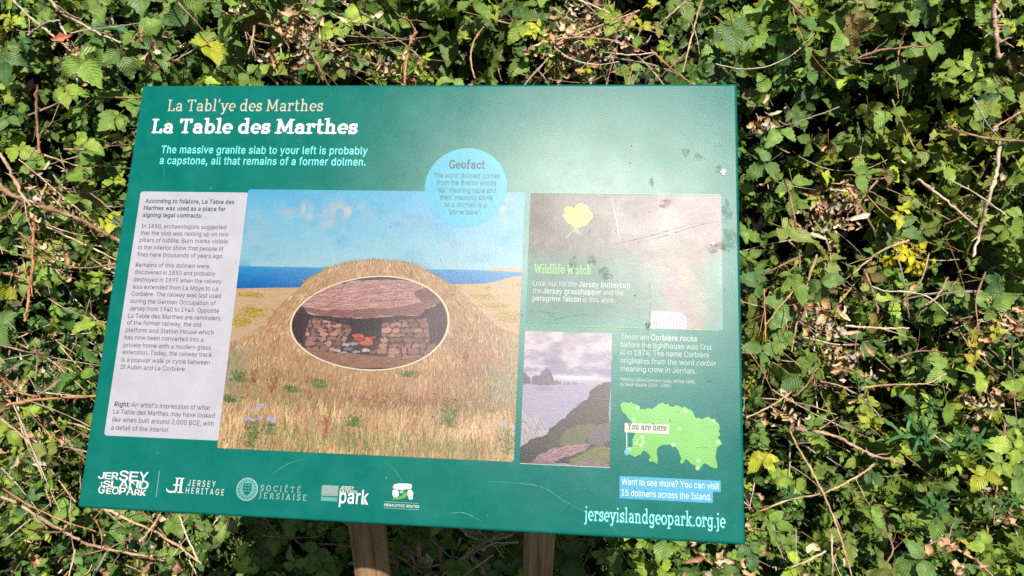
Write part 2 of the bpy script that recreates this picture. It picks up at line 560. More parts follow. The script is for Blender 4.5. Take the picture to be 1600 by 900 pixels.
# (2) a slab serif hand drawn from strokes: outlines traced round each stroke by marching squares
def slab_glyph(ch, w):
    X = 0.70; b = w / 2; h = X - w / 2; c = 1.0 - w / 2; asc = 1.06 - w / 2; d = -0.26 + w / 2; s = w * 0.5 + 0.065

    def A(cx, cy, rx, ry, a0, a1, n=14): return arc_pts(cx, cy, rx, ry, a0, a1, n)

    def foot(x, y=b, l=s, r=s): return [(x - l, y), (x + r, y)]
    l = s + b * 0.3
    m = (b + h) / 2; ry = (h - b) / 2
    if ch == 'a': return 0.62, [A(0.29, h - 0.17, 0.17, 0.17, 150, 0), [(0.46, h - 0.17), (0.46, b)], [(0.46, b), (0.55, b)],
                                A(0.27, b + 0.155, 0.155, 0.155, 90, 270), [(0.27, b + 0.31), (0.46, b + 0.31)], A(0.27, b + 0.155, 0.19, 0.155, 270, 350)]
    if ch in 'dqg' and ch != 'g': return 0.68, [A(0.29, m, 0.2, ry, 0, 360, 24), [(0.49, asc), (0.49, b)], [(0.49, b), (0.60, b)], [(0.49 - s, asc), (0.49, asc)]]
    if ch == 'b': return 0.66, [[(0.16, asc), (0.16, b)], [(0.16 - s, asc), (0.16, asc)], A(0.34, m, 0.2, ry, 0, 360, 24)]
    if ch == 'p': return 0.66, [[(0.16, h), (0.16, d)], [(0.16 - s, h), (0.16, h)], foot(0.16, d), A(0.34, m, 0.2, ry, 0, 360, 24)]
    if ch == 'o': return 0.60, [A(0.30, m, 0.22, ry, 0, 360, 26)]
    if ch == 'e': return 0.57, [A(0.29, m, 0.21, ry, 0, 300, 24), [(0.09, m), (0.5, m)]]
    if ch == 'c': return 0.52, [A(0.29, m, 0.21, ry, 45, 318, 24), [(0.44, h - 0.02), (0.44, h - 0.12)]]
    if ch == 's': return 0.50, [A(0.25, h - ry / 2, 0.15, ry / 2, 25, 270, 12), A(0.25, b + ry / 2, 0.16, ry / 2, 90, -155, 12),
                                [(0.39, h), (0.39, h - 0.13)], [(0.09, b), (0.09, b + 0.13)]]
    if ch in 'nhmr':
        st = [[(0.17, asc if ch == 'h' else h), (0.17, b)], [(0.17 - s, asc if ch == 'h' else h), (0.17, asc if ch == 'h' else h)], foot(0.17)]
        if ch == 'r': return 0.50, st + [A(0.36, h - 0.19, 0.19, 0.19, 180, 75, 8), [(0.42, h), (0.42, h - 0.13)]]
        st += [A(0.33, h - 0.16, 0.16, 0.16, 180, 0, 12), [(0.49, h - 0.16), (0.49, b)], foot(0.49, b, s * 0.8)]
        if ch == 'm': return 1.04, st + [A(0.65, h - 0.16, 0.16, 0.16, 180, 0, 12), [(0.81, h - 0.16), (0.81, b)], foot(0.81, b, s * 0.8)]
        return 0.70, st
    if ch == 'u': return 0.68, [[(0.15, h), (0.15, b + 0.16)], foot(0.15, h, s, 0), A(0.31, b + 0.16, 0.16, 0.16, 180, 360, 12), [(0.47, h), (0.47, b)], foot(0.47, h, s * 0.8, 0), [(0.47, b), (0.58, b)]]
    if ch in 'ij':
        st = [[(0.16 - s, h), (0.16, h)], A(0.16, 0.93, 0.015, 0.015, 0, 300, 5)]
        if ch == 'i': return 0.34, st + [[(0.16, h), (0.16, b)], foot(0.16)]
        return 0.32, st + [[(0.16, h), (0.16, d + 0.12)], A(0.04, d + 0.12, 0.12, 0.12, 0, -90, 6)]
    if ch == 'l': return 0.34, [[(0.16, asc), (0.16, b)], [(0.16 - s, asc), (0.16, asc)], foot(0.16)]
    if ch == 'k': return 0.66, [[(0.16, asc), (0.16, b)], [(0.16 - s, asc), (0.16, asc)], foot(0.16), [(0.2, m - 0.02), (0.46, h)], foot(0.46, h, s * .8), [(0.28, m + 0.04), (0.5, b)], foot(0.52, b, s * .7)]
    if ch == 't': return 0.46, [[(0.19, 0.9), (0.19, b + 0.12)], A(0.31, b + 0.12, 0.12, 0.12, 180, 290, 8), [(0.06, h), (0.38, h)]]
    if ch == 'f': return 0.44, [[(0.17, asc - 0.15), (0.17, b)], A(0.31, asc - 0.15, 0.14, 0.15, 180, 70, 8), [(0.05, h), (0.37, h)], foot(0.17)]
    if ch == 'y': return 0.62, [[(0.11, h), (0.30, b + 0.02)], [(0.5, h), (0.25, d + 0.03)], [(0.25, d + 0.03), (0.12, d)], foot(0.1, h, s * .8), foot(0.5, h, s * .8)]
    if ch == 'g': return 0.62, [A(0.28, m, 0.19, ry, 0, 360, 24), [(0.47, h), (0.47, d + 0.14)], A(0.29, d + 0.14, 0.18, 0.14, 0, -150, 10), [(0.47, h), (0.56, h)]]
    if ch == 'L': return 0.62, [[(0.17, c), (0.17, b)], [(0.08, b), (0.54, b)], [(0.54, b), (0.54, b + 0.17)], foot(0.17, c)]
    if ch == 'T': return 0.72, [[(0.35, c), (0.35, b)], [(0.07, c), (0.63, c)], [(0.07, c), (0.07, c - 0.15)], [(0.63, c), (0.63, c - 0.15)], foot(0.35)]
    if ch == 'M': return 0.98, [[(0.18, c), (0.15, b)], [(0.18, c), (0.48, b + 0.12)], [(0.48, b + 0.12), (0.78, c)], [(0.78, c), (0.81, b)], foot(0.15), foot(0.81), foot(0.14, c, s * .7, 0), foot(0.82, c, 0, s * .7)]
    if ch == 'W': return 1.0, [[(0.12, c), (0.28, b)], [(0.28, b), (0.48, c - 0.1)], [(0.48, c - 0.1), (0.68, b)], [(0.68, b), (0.85, c)], foot(0.12, c), foot(0.85, c)]
    if ch == 'G': return 0.72, [A(0.37, 0.5, 0.28, c - 0.5, 40, 330, 26), [(0.6, b + 0.05), (0.6, 0.42)], [(0.42, 0.42), (0.66, 0.42)]]
    if ch == 'Y': return 0.70, [[(0.11, c), (0.34, 0.42)], [(0.57, c), (0.34, 0.42)], [(0.34, 0.42), (0.34, b)], foot(0.34), foot(0.11, c), foot(0.57, c)]
    if ch == 'J': return 0.42, [[(0.24, c), (0.24, b + 0.05)], A(0.1, b + 0.05, 0.14, 0.16, 0, -90, 8), foot(0.24, c)]
    if ch in 'SC' and ch == 'S': return 0.60, [A(0.30, 0.74, 0.19, c - 0.74, 25, 265, 12), A(0.30, 0.27, 0.2, 0.27 - b, 85, -155, 12), [(0.48, c), (0.48, c - .17)], [(0.1, b), (0.1, b + .17)]]
    if ch == 'O': return 0.80, [A(0.40, 0.5, 0.31, c - 0.5, 0, 360, 28)]
    if ch == 'C': return 0.72, [A(0.40, 0.5, 0.31, c - 0.5, 42, 318, 26), [(0.63, c), (0.63, c - .18)]]
    if ch == 'I': return 0.36, [[(0.18, c), (0.18, b)], foot(0.18), foot(0.18, c)]
    if ch in 'EÉ':
        st = [[(0.16, c), (0.16, b)], [(0.08, c), (0.52, c)], [(0.08, b), (0.54, b)], [(0.16, 0.52), (0.42, 0.52)], [(0.52, c), (0.52, c - .14)], [(0.54, b), (0.54, b + .14)]]
        return 0.64, st + ([[(0.3, 1.12), (0.42, 1.26)]] if ch == 'É' else [])
    if ch == 'R': return 0.70, [[(0.16, c), (0.16, b)], foot(0.16), [(0.08, c), (0.32, c)], A(0.32, (c + .5) / 2, 0.2, (c - .5) / 2, 90, -90, 12), [(0.16, 0.5), (0.32, 0.5)], [(0.34, 0.5), (0.56, b)], foot(0.58, b, s * .5)]
    if ch == 'A': return 0.74, [[(0.12, b), (0.36, c)], [(0.36, c), (0.60, b)], [(0.21, 0.34), (0.51, 0.34)], foot(0.12), foot(0.60)]
    if ch == 'N': return 0.82, [[(0.16, c), (0.16, b)], [(0.16, c), (0.64, b)], [(0.64, b), (0.64, c)], foot(0.16), foot(0.64, c), foot(0.1, c, s * .6, 0)]
    if ch == "'": return 0.26, [[(0.15, 1.0), (0.15, 0.93)], [(0.15, 0.93), (0.09, 0.80)]]
    if ch == '.': return 0.28, [A(0.13, b + 0.01, 0.012, 0.012, 0, 300, 5)]
    return 0.27, []


_slab = {}


def slab_mesh(ch, w):
    if (ch, w) in _slab: return _slab[(ch, w)]
    adv, st = slab_glyph(ch, w)
    V, F = [], []
    if st:
        g = 0.022
        xs = np.arange(-0.16, adv + 0.2, g); ys = np.arange(-0.4, 1.4, g)
        GX, GY = np.meshgrid(xs, ys)
        D = np.full(GX.shape, 9.0)
        for line in st:
            flat_ = len(line) == 2 and abs(line[0][1] - line[1][1]) < 0.02
            thin = w * 0.17 if flat_ else 0.0          # level strokes and serifs are lighter than upright ones
            for (x0, y0), (x1, y1) in zip(line[:-1], line[1:]):
                dx, dy = x1 - x0, y1 - y0
                q = dx * dx + dy * dy + 1e-9
                t = np.clip(((GX - x0) * dx + (GY - y0) * dy) / q, 0, 1)
                D = np.minimum(D, np.hypot(GX - x0 - t * dx, GY - y0 - t * dy) + thin)
        S = w / 2 - D
        ny_, nx_ = S.shape
        ids = {}

        def vert(k, x, y):
            if k not in ids:
                ids[k] = len(V); V.append((x, y))
            return ids[k]
        for j in range(ny_ - 1):
            for i in range(nx_ - 1):
                cs = [(i, j), (i + 1, j), (i + 1, j + 1), (i, j + 1)]
                vals = [S[y, x] for x, y in cs]
                if max(vals) <= 0: continue
                poly = []
                for k in range(4):
                    (xa, ya), (xb, yb) = cs[k], cs[(k + 1) % 4]
                    va, vb = vals[k], vals[(k + 1) % 4]
                    if va > 0: poly.append(vert((xa, ya), xs[xa], ys[ya]))
                    if (va > 0) != (vb > 0):
                        t = va / (va - vb)
                        poly.append(vert(('e', min((xa, ya), (xb, yb)), max((xa, ya), (xb, yb))), xs[xa] + t * (xs[xb] - xs[xa]), ys[ya] + t * (ys[yb] - ys[ya])))
                if len(poly) >= 3: F.append(tuple(poly))
    _slab[(ch, w)] = (adv, V, F)
    return _slab[(ch, w)]


def lettering(name, mat, layer, lines, label=None):
    """lines: dicts with text (or runs), x0, x1, y in mm, size in mm, style 'sans' or 'slab', weight. Every line is fitted to x0..x1."""
    V, F = [], []
    for ln in lines:
        x0, x1, y, size = ln['x0'], ln['x1'], ln['y'], ln['size']
        runs = ln.get('runs') or [(ln['text'], ln.get('bold', False))]
        LV, LF, cur = [], [], 0.0
        for text, bold in runs:
            if ln.get('style') == 'slab':
                w = ln['weight']
                for ch in text:
                    adv, gv, gf = slab_mesh(ch, w)
                    o = len(LV)
                    LV += [(cur + x, yy) for x, yy in gv]
                    LF += [tuple(i + o for i in f) for f in gf]
                    cur += adv + w * 0.08 + ln.get('track', 0)
            else:
                bb = bold is True
                v, f, wd = sans_piece(text, bb, 0.35 if bold == 'italic' else 0.0)
                o = len(LV)
                LV += [(cur + x, yy) for x, yy in v]
                LF += [tuple(i + o for i in q) for q in f]
                cur += wd + 0.27
        if not LV: continue
        a = np.array(LV)
        a[:, 0] -= a[:, 0].min()
        a[:, 0] *= (x1 - x0) / a[:, 0].max()
        o = len(V)
        sl = ln.get('slope', 0.0)
        V += [L2(x0 + x, y + sl * x - yy * size, Z0 * layer) for x, yy in a]
        F += [tuple(i + o for i in q) for q in LF]
    me = pydata(name, V, F)
    bm = bmesh.new(); bm.from_mesh(me)
    for f in bm.faces:
        if f.normal.z < 0: f.normal_flip()
    bm.to_mesh(me); bm.free()
    o = link(name, me, mat, panel)
    if label: o['label'] = label
    return o


def ln(text, pl, pr, size, **kw):
    """A line whose baseline runs between two points read off the photo."""
    a = board_from_photo(*pl); b = board_from_photo(*pr)
    d = dict(x0=a[0], x1=b[0], y=(a[1] + b[1]) / 2, size=size, **kw)
    if isinstance(text, list): d['runs'] = text
    else: d['text'] = text
    return d


# card and story text -------------------------------------------------------
flat('story_card', [rounded(23, 165, 184, 508.5, 4)], M_CARD, 1, 'white card with the story of the stone')
CARD_B = [('According to folklore, La Table des', 227, 366, 317.6, 318.4), ('Marthes was used as a place for', 224.5, 352, 328.6, 329.4),
          ('signing legal contracts.', 223, 316, 339.2, 340)]
lettering('story_heading', M_GTEXT, 2, [ln(t, (a, y), (b, y2), 8.2, bold=True) for t, a, b, y, y2 in CARD_B], 'dark green bold heading on the white card')
CARD_T = [('In 1850, archaeologists suggested', 221, 353, 355), ('that the slab was resting up on two', 219.5, 356, 366),
          ('pillars of rubble. Burn marks visible', 218, 355.5, 377), ('in the interior show that people lit', 216, 348.5, 388.5),
          ('fires here thousands of years ago.', 214.7, 348.7, 399.8),
          ('Remains of this dolmen were', 212, 326.7, 416), ('discovered in 1850 and probably', 210.5, 336.5, 427.5),
          ('destroyed in 1899 when the railway', 208.5, 346, 439), ('was extended from La Moye to La', 207, 340, 450.5),
          ('Corbière. The railway was last used', 205.5, 345, 461.5), ('during the German Occupation of', 203.5, 336.5, 473),
          ('Jersey from 1940 to 1945. Opposite', 202, 342, 484.5), ('La Table des Marthes are reminders', 200, 344, 496),
          ('of the former railway, the old', 198.5, 313.5, 507), ('platform and Station House which', 196.5, 333.5, 518.5),
          ('has now been converted into a', 194.5, 317.5, 530), ('private home with a modern glass', 193, 329, 542),
          ('extension. Today, the railway track', 191.5, 331, 553), ('is a popular walk or cycle between', 189.5, 327.5, 565),
          ('St Aubin and La Corbière.', 188, 290.5, 576.5)]
SL = 0.035
lettering('story_text', M_DTEXT, 2, [ln(t, (a, y), (b, y + SL * (b - a)), 8.3) for t, a, b, y in CARD_T], 'grey paragraph text on the white card')
lettering('caption_text', M_DTEXT, 2, [ln([('Right:', True), ("An artist's impression of what", False)], (178.8, 634.5), (328, 641), 8.5),
          ln('La Table des Marthes may have looked', (177, 646.5), (335, 653), 8.5), ln('like when built around 3,000 BCE, with', (175.5, 658.5), (333.5, 666), 8.5),
          ln('a detail of the interior.', (173.5, 670.8), (265, 676), 8.5)], 'caption text at the foot of the white card')

# titles ----------------------------------------------------------------------
lettering('parish_title_lettering', M_CREAM, 1, [ln("La Tabl'ye des Marthes", (261, 173.5), (504, 174.5), 18.5, style='slab', weight=0.105)], 'upper title line in cream slab serif letters')
lettering('title_lettering', M_WHITE, 1, [ln('La Table des Marthes', (235, 208.5), (558, 210), 23.5, style='slab', weight=0.16)], 'main title line in bold white slab serif letters')
lettering('subtitle_lettering', M_CYAN, 1, [ln('The massive granite slab to your left is probably', (251.5, 239), (574, 241.5), 15.2, bold=True),
          ln('a capstone, all that remains of a former dolmen.', (249, 256.5), (571, 258.5), 15.2, bold=True)], 'two pale blue bold lines below the title')

# disc ------------------------------------------------------------------------
flat('fact_disc', [circle(493.3, 153.6, 57, 56)], M_DISC, 3, 'pale blue round fact bubble')
lettering('fact_heading', M_GTEXT, 4, [ln('Geofact', (701.6, 263.5), (758, 264.5), 13.0, style='slab', weight=0.145)], 'slab serif heading in the blue disc')
lettering('fact_text', M_GTEXT, 4, [ln(t, (a, y), (b, y + 0.6), 9.8) for t, a, b, y in
          [("The word 'dolmen' comes", 678, 781, 278), ('from the Breton words', 682.3, 775, 289.3), ("'dol' meaning table and", 682.3, 774.5, 301),
           ("'men' meaning stone", 685.8, 769.5, 312.3), ('so a dolmen is a', 694, 759.5, 323.7), ("'stone table'.", 700.5, 751.5, 335)]], 'small text in the blue disc')

# wildlife and coast text ----------------------------------------------------
lettering('wildlife_heading', M_LIME2, 3, [ln('Wildlife Watch', (834, 427.8), (924.5, 429), 13.0, style='slab', weight=0.145)], 'lime green slab serif heading')
lettering('wildlife_text', M_PALE, 3, [ln([('Look out for the', False), ('Jersey buttercup', True)], (833, 447), (984.5, 450), 9.8),
          ln([('the', False), ('Jersey grasshopper', True), ('and the', False)], (832.5, 458.8), (974, 461.5), 9.8),
          ln([('peregrine falcon', True), ('in this area.', False)], (832, 470.3), (960, 473), 9.8)], 'white text on wildlife to look out for')
lettering('coast_text', M_PALE, 1, [ln([('These are', False), ('Corbière rocks', True)], (970, 530.5), (1089, 533), 9.6),
          ln('before the lighthouse was first', (970, 542.5), (1112, 547), 9.6), ln('lit in 1874. The name Corbière', (969.5, 554.5), (1108, 559), 9.6),
          ln([('originates from the word', False), ('corbin', 'italic')], (969.5, 567), (1118, 572.5), 9.6), ln('meaning crow in Jèrriais.', (969.5, 579.5), (1088, 584.5), 9.6)],
          'white text beside the coast painting')
lettering('credit_text', M_PALE, 1, [ln('Painting called Corbière rocks, before 1882,', (969.5, 595), (1087, 599), 5.6),
          ln('by Sarah Kilpack (1839-1909)', (969.5, 602.5), (1047, 605.5), 5.6)], 'tiny pale credit lines')
lettering('website_lettering', M_CYAN, 1, [ln('jerseyislandgeopark.org.je', (913, 815.5), (1134, 823.5), 17.5, style='slab', weight=0.125)], 'pale blue web address at the lower right')

# note boxes ------------------------------------------------------------------
def photo_poly(pts): return [board_from_photo(x, y) for x, y in pts]


def O7(x, y): return (700 + x / 3, 600 + y / 3)


x0, y0 = board_from_photo(968.3, 743.5); x1, _ = board_from_photo(1126, 751); x2, _ = board_from_photo(1114, 779)
flat('note_box', [[(x0, y0), (x1, y0), (x1, y0 + 13.5), (x2, y0 + 13.5), (x2, y0 + 27), (x0, y0 + 27)]], M_BOX, 1, 'bright blue stepped box behind the invitation')
lettering('note_text', M_WHITE, 2, [dict(text='Want to see more? You can visit', x0=x0 + 2.5, x1=x1 - 2, y=y0 + 10.3, size=10.3),
          dict(text='15 dolmens across the Island.', x0=x0 + 2.5, x1=x2 - 2, y=y0 + 23.6, size=10.3)], 'white invitation to visit more dolmens')

# island map ------------------------------------------------------------------
ISL = [(808, 98), (815, 88), (830, 84), (850, 90), (860, 82), (866, 92), (880, 94), (892, 104), (900, 120), (912, 116), (925, 120), (940, 112), (955, 118),
       (975, 104), (985, 94), (996, 90), (1008, 86), (1018, 98), (1030, 92), (1040, 104), (1055, 108), (1068, 100), (1085, 104), (1098, 112), (1108, 106), (1122, 114),
       (1130, 122), (1138, 118), (1150, 136), (1160, 160), (1175, 158), (1190, 166), (1205, 158), (1222, 152), (1232, 164), (1246, 166), (1256, 180), (1266, 180), (1276, 206),
       (1268, 222), (1278, 238), (1264, 250), (1274, 262), (1286, 280), (1270, 290), (1260, 300), (1256, 322), (1254, 345), (1264, 380), (1260, 396),
       (1240, 392), (1222, 382), (1206, 372), (1196, 376), (1184, 392), (1172, 400), (1160, 384), (1142, 376), (1126, 358), (1112, 352), (1104, 368), (1096, 374),
       (1088, 366), (1094, 348), (1086, 330), (1078, 308), (1062, 292), (1040, 284), (1014, 284), (994, 290), (980, 304), (978, 326), (984, 350), (980, 376), (970, 368),
       (958, 362), (944, 364), (940, 352), (950, 344), (942, 328), (928, 316), (914, 310), (906, 328), (890, 334), (876, 342), (860, 334), (846, 326), (850, 306), (858, 298),
       (866, 286), (864, 262), (876, 236), (868, 200), (860, 176), (842, 158), (832, 140), (818, 132)]
flat('island_map', [photo_poly([O7(x, y) for x, y in ISL])], M_LIME, 1, 'lime green map of the island')
DOTS = [(889, 111), (870, 167), (1115, 130), (1245, 174), (1083, 208), (910, 249), (914, 270), (881, 278), (904, 288), (890, 264), (1056, 285), (1266, 274), (1174, 359), (1170, 394), (851, 306)]
for x, y in DOTS:
    flat('map_dot', [circle(*board_from_photo(*O7(x, y)), 2.7 if (x, y) != (890, 264) else 1.9, 16)], M_DOT, 2)
flat('location_pole', [ribbon([board_from_photo(*O7(838, 226)), board_from_photo(*O7(838, 312))], 0.8)], M_WHITE, 2)
flat('location_dot', [circle(*board_from_photo(*O7(839, 320)), 3.6, 20)], M_DISC, 3, 'pale blue dot of the present place')
bx0, by0 = board_from_photo(*O7(828, 182)); bx1, by1 = board_from_photo(*O7(1037, 239))
flat('location_flag', [[(bx0, by0), (bx1, by0), (bx1, by1 - 1), (bx0, by1 - 1)]], M_CREAM, 3, 'cream flag on the map')
lettering('location_lettering', M_DTEXT, 4, [dict(text='You are here', x0=bx0 + 3, x1=bx1 - 3, y=by1 - 4.6, size=9.0, style='slab', weight=0.17)])
flat('lime_rule', [ribbon([(580, 342.3), (832, 342.3)], 0.8)], M_LIME2, 3)
flat('lime_rule', [ribbon([(583, 160.6), (836, 160.6)], 0.8)], M_LIME2, 3)


# logos -----------------------------------------------------------------------
def G6(x, y): return board_from_photo(110 + x * 0.36875, 690 + y * 0.36875)


def wob(text, xl, xr, yb, sizes):
    """letters of different heights on one line, bold"""
    out = []
    n = len(text); a = G6(xl, yb); b = G6(xr, yb)
    tot = sum(s * (.42 if ch == 'I' else 1) for ch, s in zip(text, sizes)); cur = a[0]
    for ch, s in zip(text, sizes):
        wch = (b[0] - a[0]) * s * (.42 if ch == 'I' else 1) / tot
        out.append(dict(text=ch, x0=cur + wch * .05, x1=cur + wch * .97, y=a[1] + (0 if s < 1.3 else 1.0), size=s * 11.2, bold=True))
        cur += wch
    return out


lettering('geopark_logo', M_WHITE, 1, wob('JERSEY', 115, 330, 156, [1, 1, 1.05, 1.5, 1.42, 1.45]) + wob('ISLAND', 126, 332, 191, [0.7, 0.95, 1.0, 1.25, 1.25, 1.25])
          + wob('GEOPARK', 115, 322, 218, [1.15, 0.8, 1.0, 1.0, 1.15, 0.85, 0.85]), 'white stacked chunky letters at the lower left corner')
flat('logo_rule', [ribbon([G6(378, 124), G6(363, 235)], 0.6)], M_PALE, 1)
# heritage monogram: a hooked J joined to an H
jx, jy = G6(405, 212); kx, ky = G6(480, 155)
w_, h_ = kx - jx, jy - ky
mono = [ribbon([(jx + w_ * (0.62), ky), (jx + w_ * .62, jy - h_ * .1), (jx + w_ * .5, jy + 0.5)] , 2.6),
        ribbon([(jx + w_ * .9, ky), (jx + w_ * .9, jy)], 3.0), ribbon([(jx + w_ * .4, ky + h_ * .5), (jx + w_ * .88, ky + h_ * .5)], 1.4),
        ribbon([(jx + w_ * .5, ky + .4), (jx + w_ * 1.05, ky + .4)], 1.3), ribbon([(jx + w_ * .72, jy), (jx + w_ * 1.08, jy)], 1.3)]
flat('heritage_monogram', [mono[0]], M_WHITE, 1, 'white joined letters of the heritage body')
mo = flat('monogram_stroke', [mono[1]], M_WHITE, 1.2)
flat('monogram_stroke', [mono[2]], M_WHITE, 1.4)
flat('monogram_stroke', [mono[3]], M_WHITE, 1.6)
flat('monogram_stroke', [mono[4]], M_WHITE, 1.6)
flat('monogram_stroke', [ribbon(arc_pts(jx + w_ * .32, jy - h_ * .22, w_ * .3, h_ * .22, 0, 190, 10), 2.2, True)], M_WHITE, 1.8)
hx0, hy0 = G6(497, 187); hx1, _ = G6(614, 190); hx2, hy2 = G6(488, 219); hx3, _ = G6(650, 222)
lettering('heritage_lettering', M_WHITE, 1, [dict(text='J E R S E Y', x0=hx0, x1=hx1, y=hy0, size=10.2), dict(text='H E R I T A G E', x0=hx2, x1=hx3, y=hy2, size=10.2)], 'white spaced capitals of the heritage body')
ccx, ccy = G6(749, 202)
flat('crest', [circle(ccx, ccy, 14.5, 36)], M_LOGO, 1, 'pale round crest with a small shield')
flat('crest_ring', [arc_pts(ccx, ccy, 14.5, 14.5, 0, 359, 40) + arc_pts(ccx, ccy, 13.4, 13.4, 359, 0, 40)], M_PALE, 2)
for k in range(18):
    a = math.radians(20 * k)
    flat('crest_mark', [ribbon([(ccx + 10.3 * math.cos(a), ccy + 10.3 * math.sin(a)), (ccx + 12.4 * math.cos(a), ccy + 12.4 * math.sin(a))], 1.1)], M_EDGE, 2)
flat('crest_shield', [[(ccx - 5.5, ccy - 7.5), (ccx + 5.5, ccy - 7.5), (ccx + 5.5, ccy + 1), (ccx + 3.4, ccy + 5.5), (ccx, ccy + 8), (ccx - 3.4, ccy + 5.5), (ccx - 5.5, ccy + 1)]], M_EDGE, 2)
for k in range(3):
    for q in (-1, 1):
        flat('shield_lion', [ribbon([(ccx + q * 2.2 - 1.6, ccy - 5 + 3.6 * k), (ccx + q * 2.2 - .3, ccy - 5.6 + 3.6 * k), (ccx + q * 2.2 + 1.5, ccy - 4.6 + 3.6 * k)], 1.2)], M_LOGO, 3)
sx0, sy0 = G6(805, 209); sx1, _ = G6(975, 210); sx2, sy2 = G6(799, 240); sx3, _ = G6(1000, 243)
lettering('society_lettering', M_PALE, 1, [dict(text='SOCIÉTÉ', x0=sx0, x1=sx1, y=sy0, size=7.6, style='slab', weight=0.1, track=0.34),
          dict(text='JERSIAISE', x0=sx2, x1=sx3, y=sy2, size=7.6, style='slab', weight=0.1, track=0.3)], 'pale spaced serif capitals beside the crest')
ax0, ay0 = G6(1067, 184); ax1, ay1 = G6(1131, 254)
ww = (ax1 - ax0); hh = (ay1 - ay0)
for k in range(9):
    yy = ay0 + hh * (0.03 + k * 0.075)
    amp = (1.2 if k < 4 else (0.9 if k < 7 else 0.3))
    per = 10 if k < 4 else 16
    pts = [(ax0 + ww * t / 40, yy + amp * 0.5 * math.sin(2 * math.pi * t / 40 * (per / 2))) for t in range(41)]
    flat('park_wave', [ribbon(pts, 0.9)], M_PALE, 1)
flat('park_block', [[(ax0, ay0 + hh * 0.74), (ax1, ay0 + hh * 0.74), (ax1, ay1), (ax0, ay1)]], M_LOGO, 1)
px0, py0 = G6(1143, 201); px1, _ = G6(1202, 203); px2, py2 = G6(1141, 217); px3, _ = G6(1219, 219); px4, py4 = G6(1138, 259); px5, _ = G6(1262, 262)
lettering('park_lettering', M_WHITE, 1, [dict(text='JERSEY', x0=px0, x1=px1, y=py0, size=5.2, bold=True), dict(text='NATIONAL', x0=px2, x1=px3, y=py2, size=5.2, bold=True),
          dict(text='park', x0=px4, x1=px5, y=py4, size=23, bold=True)], 'white park name beside the wave block')
D6 = lambda pts: [G6(x, y) for x, y in pts]
flat('dolmen_capstone', [D6([(1366, 196), (1372, 182), (1392, 177), (1430, 178), (1444, 180), (1448, 192), (1440, 200), (1410, 204), (1380, 202)])], M_WHITE, 1, 'white capstone of the little dolmen emblem')
flat('dolmen_stone', [D6([(1366, 205), (1380, 203), (1390, 208), (1392, 226), (1384, 236), (1370, 236), (1364, 222)])], M_WHITE, 1)
flat('dolmen_stone', [D6([(1430, 206), (1444, 202), (1453, 216), (1450, 244), (1436, 246), (1428, 226)])], M_WHITE, 1)
flat('dolmen_stone', [D6([(1396, 208), (1410, 206), (1412, 214), (1398, 220)])], M_PALE, 1)
flat('dolmen_path', [D6([(1358, 246), (1380, 238), (1406, 228), (1412, 218), (1424, 212), (1430, 222), (1420, 236), (1400, 244)])], M_LIME, 2, 'lime path of the little dolmen emblem')
mx0, my0 = G6(1330, 273); mx1, _ = G6(1478, 276)
lettering('routes_lettering', M_WHITE, 1, [dict(text='MEGALITHIC ROUTES', x0=mx0, x1=mx1, y=my0, size=4.2, bold=True)], 'tiny white capitals under the dolmen emblem')
flat('routes_rule', [ribbon([(mx0, my0 - 5.4), (mx1, my0 - 5.4)], 0.5)], M_PALE, 1)
flat('routes_rule', [ribbon([(mx0, my0 + 2.2), (mx1, my0 + 2.2)], 0.5)], M_PALE, 1)


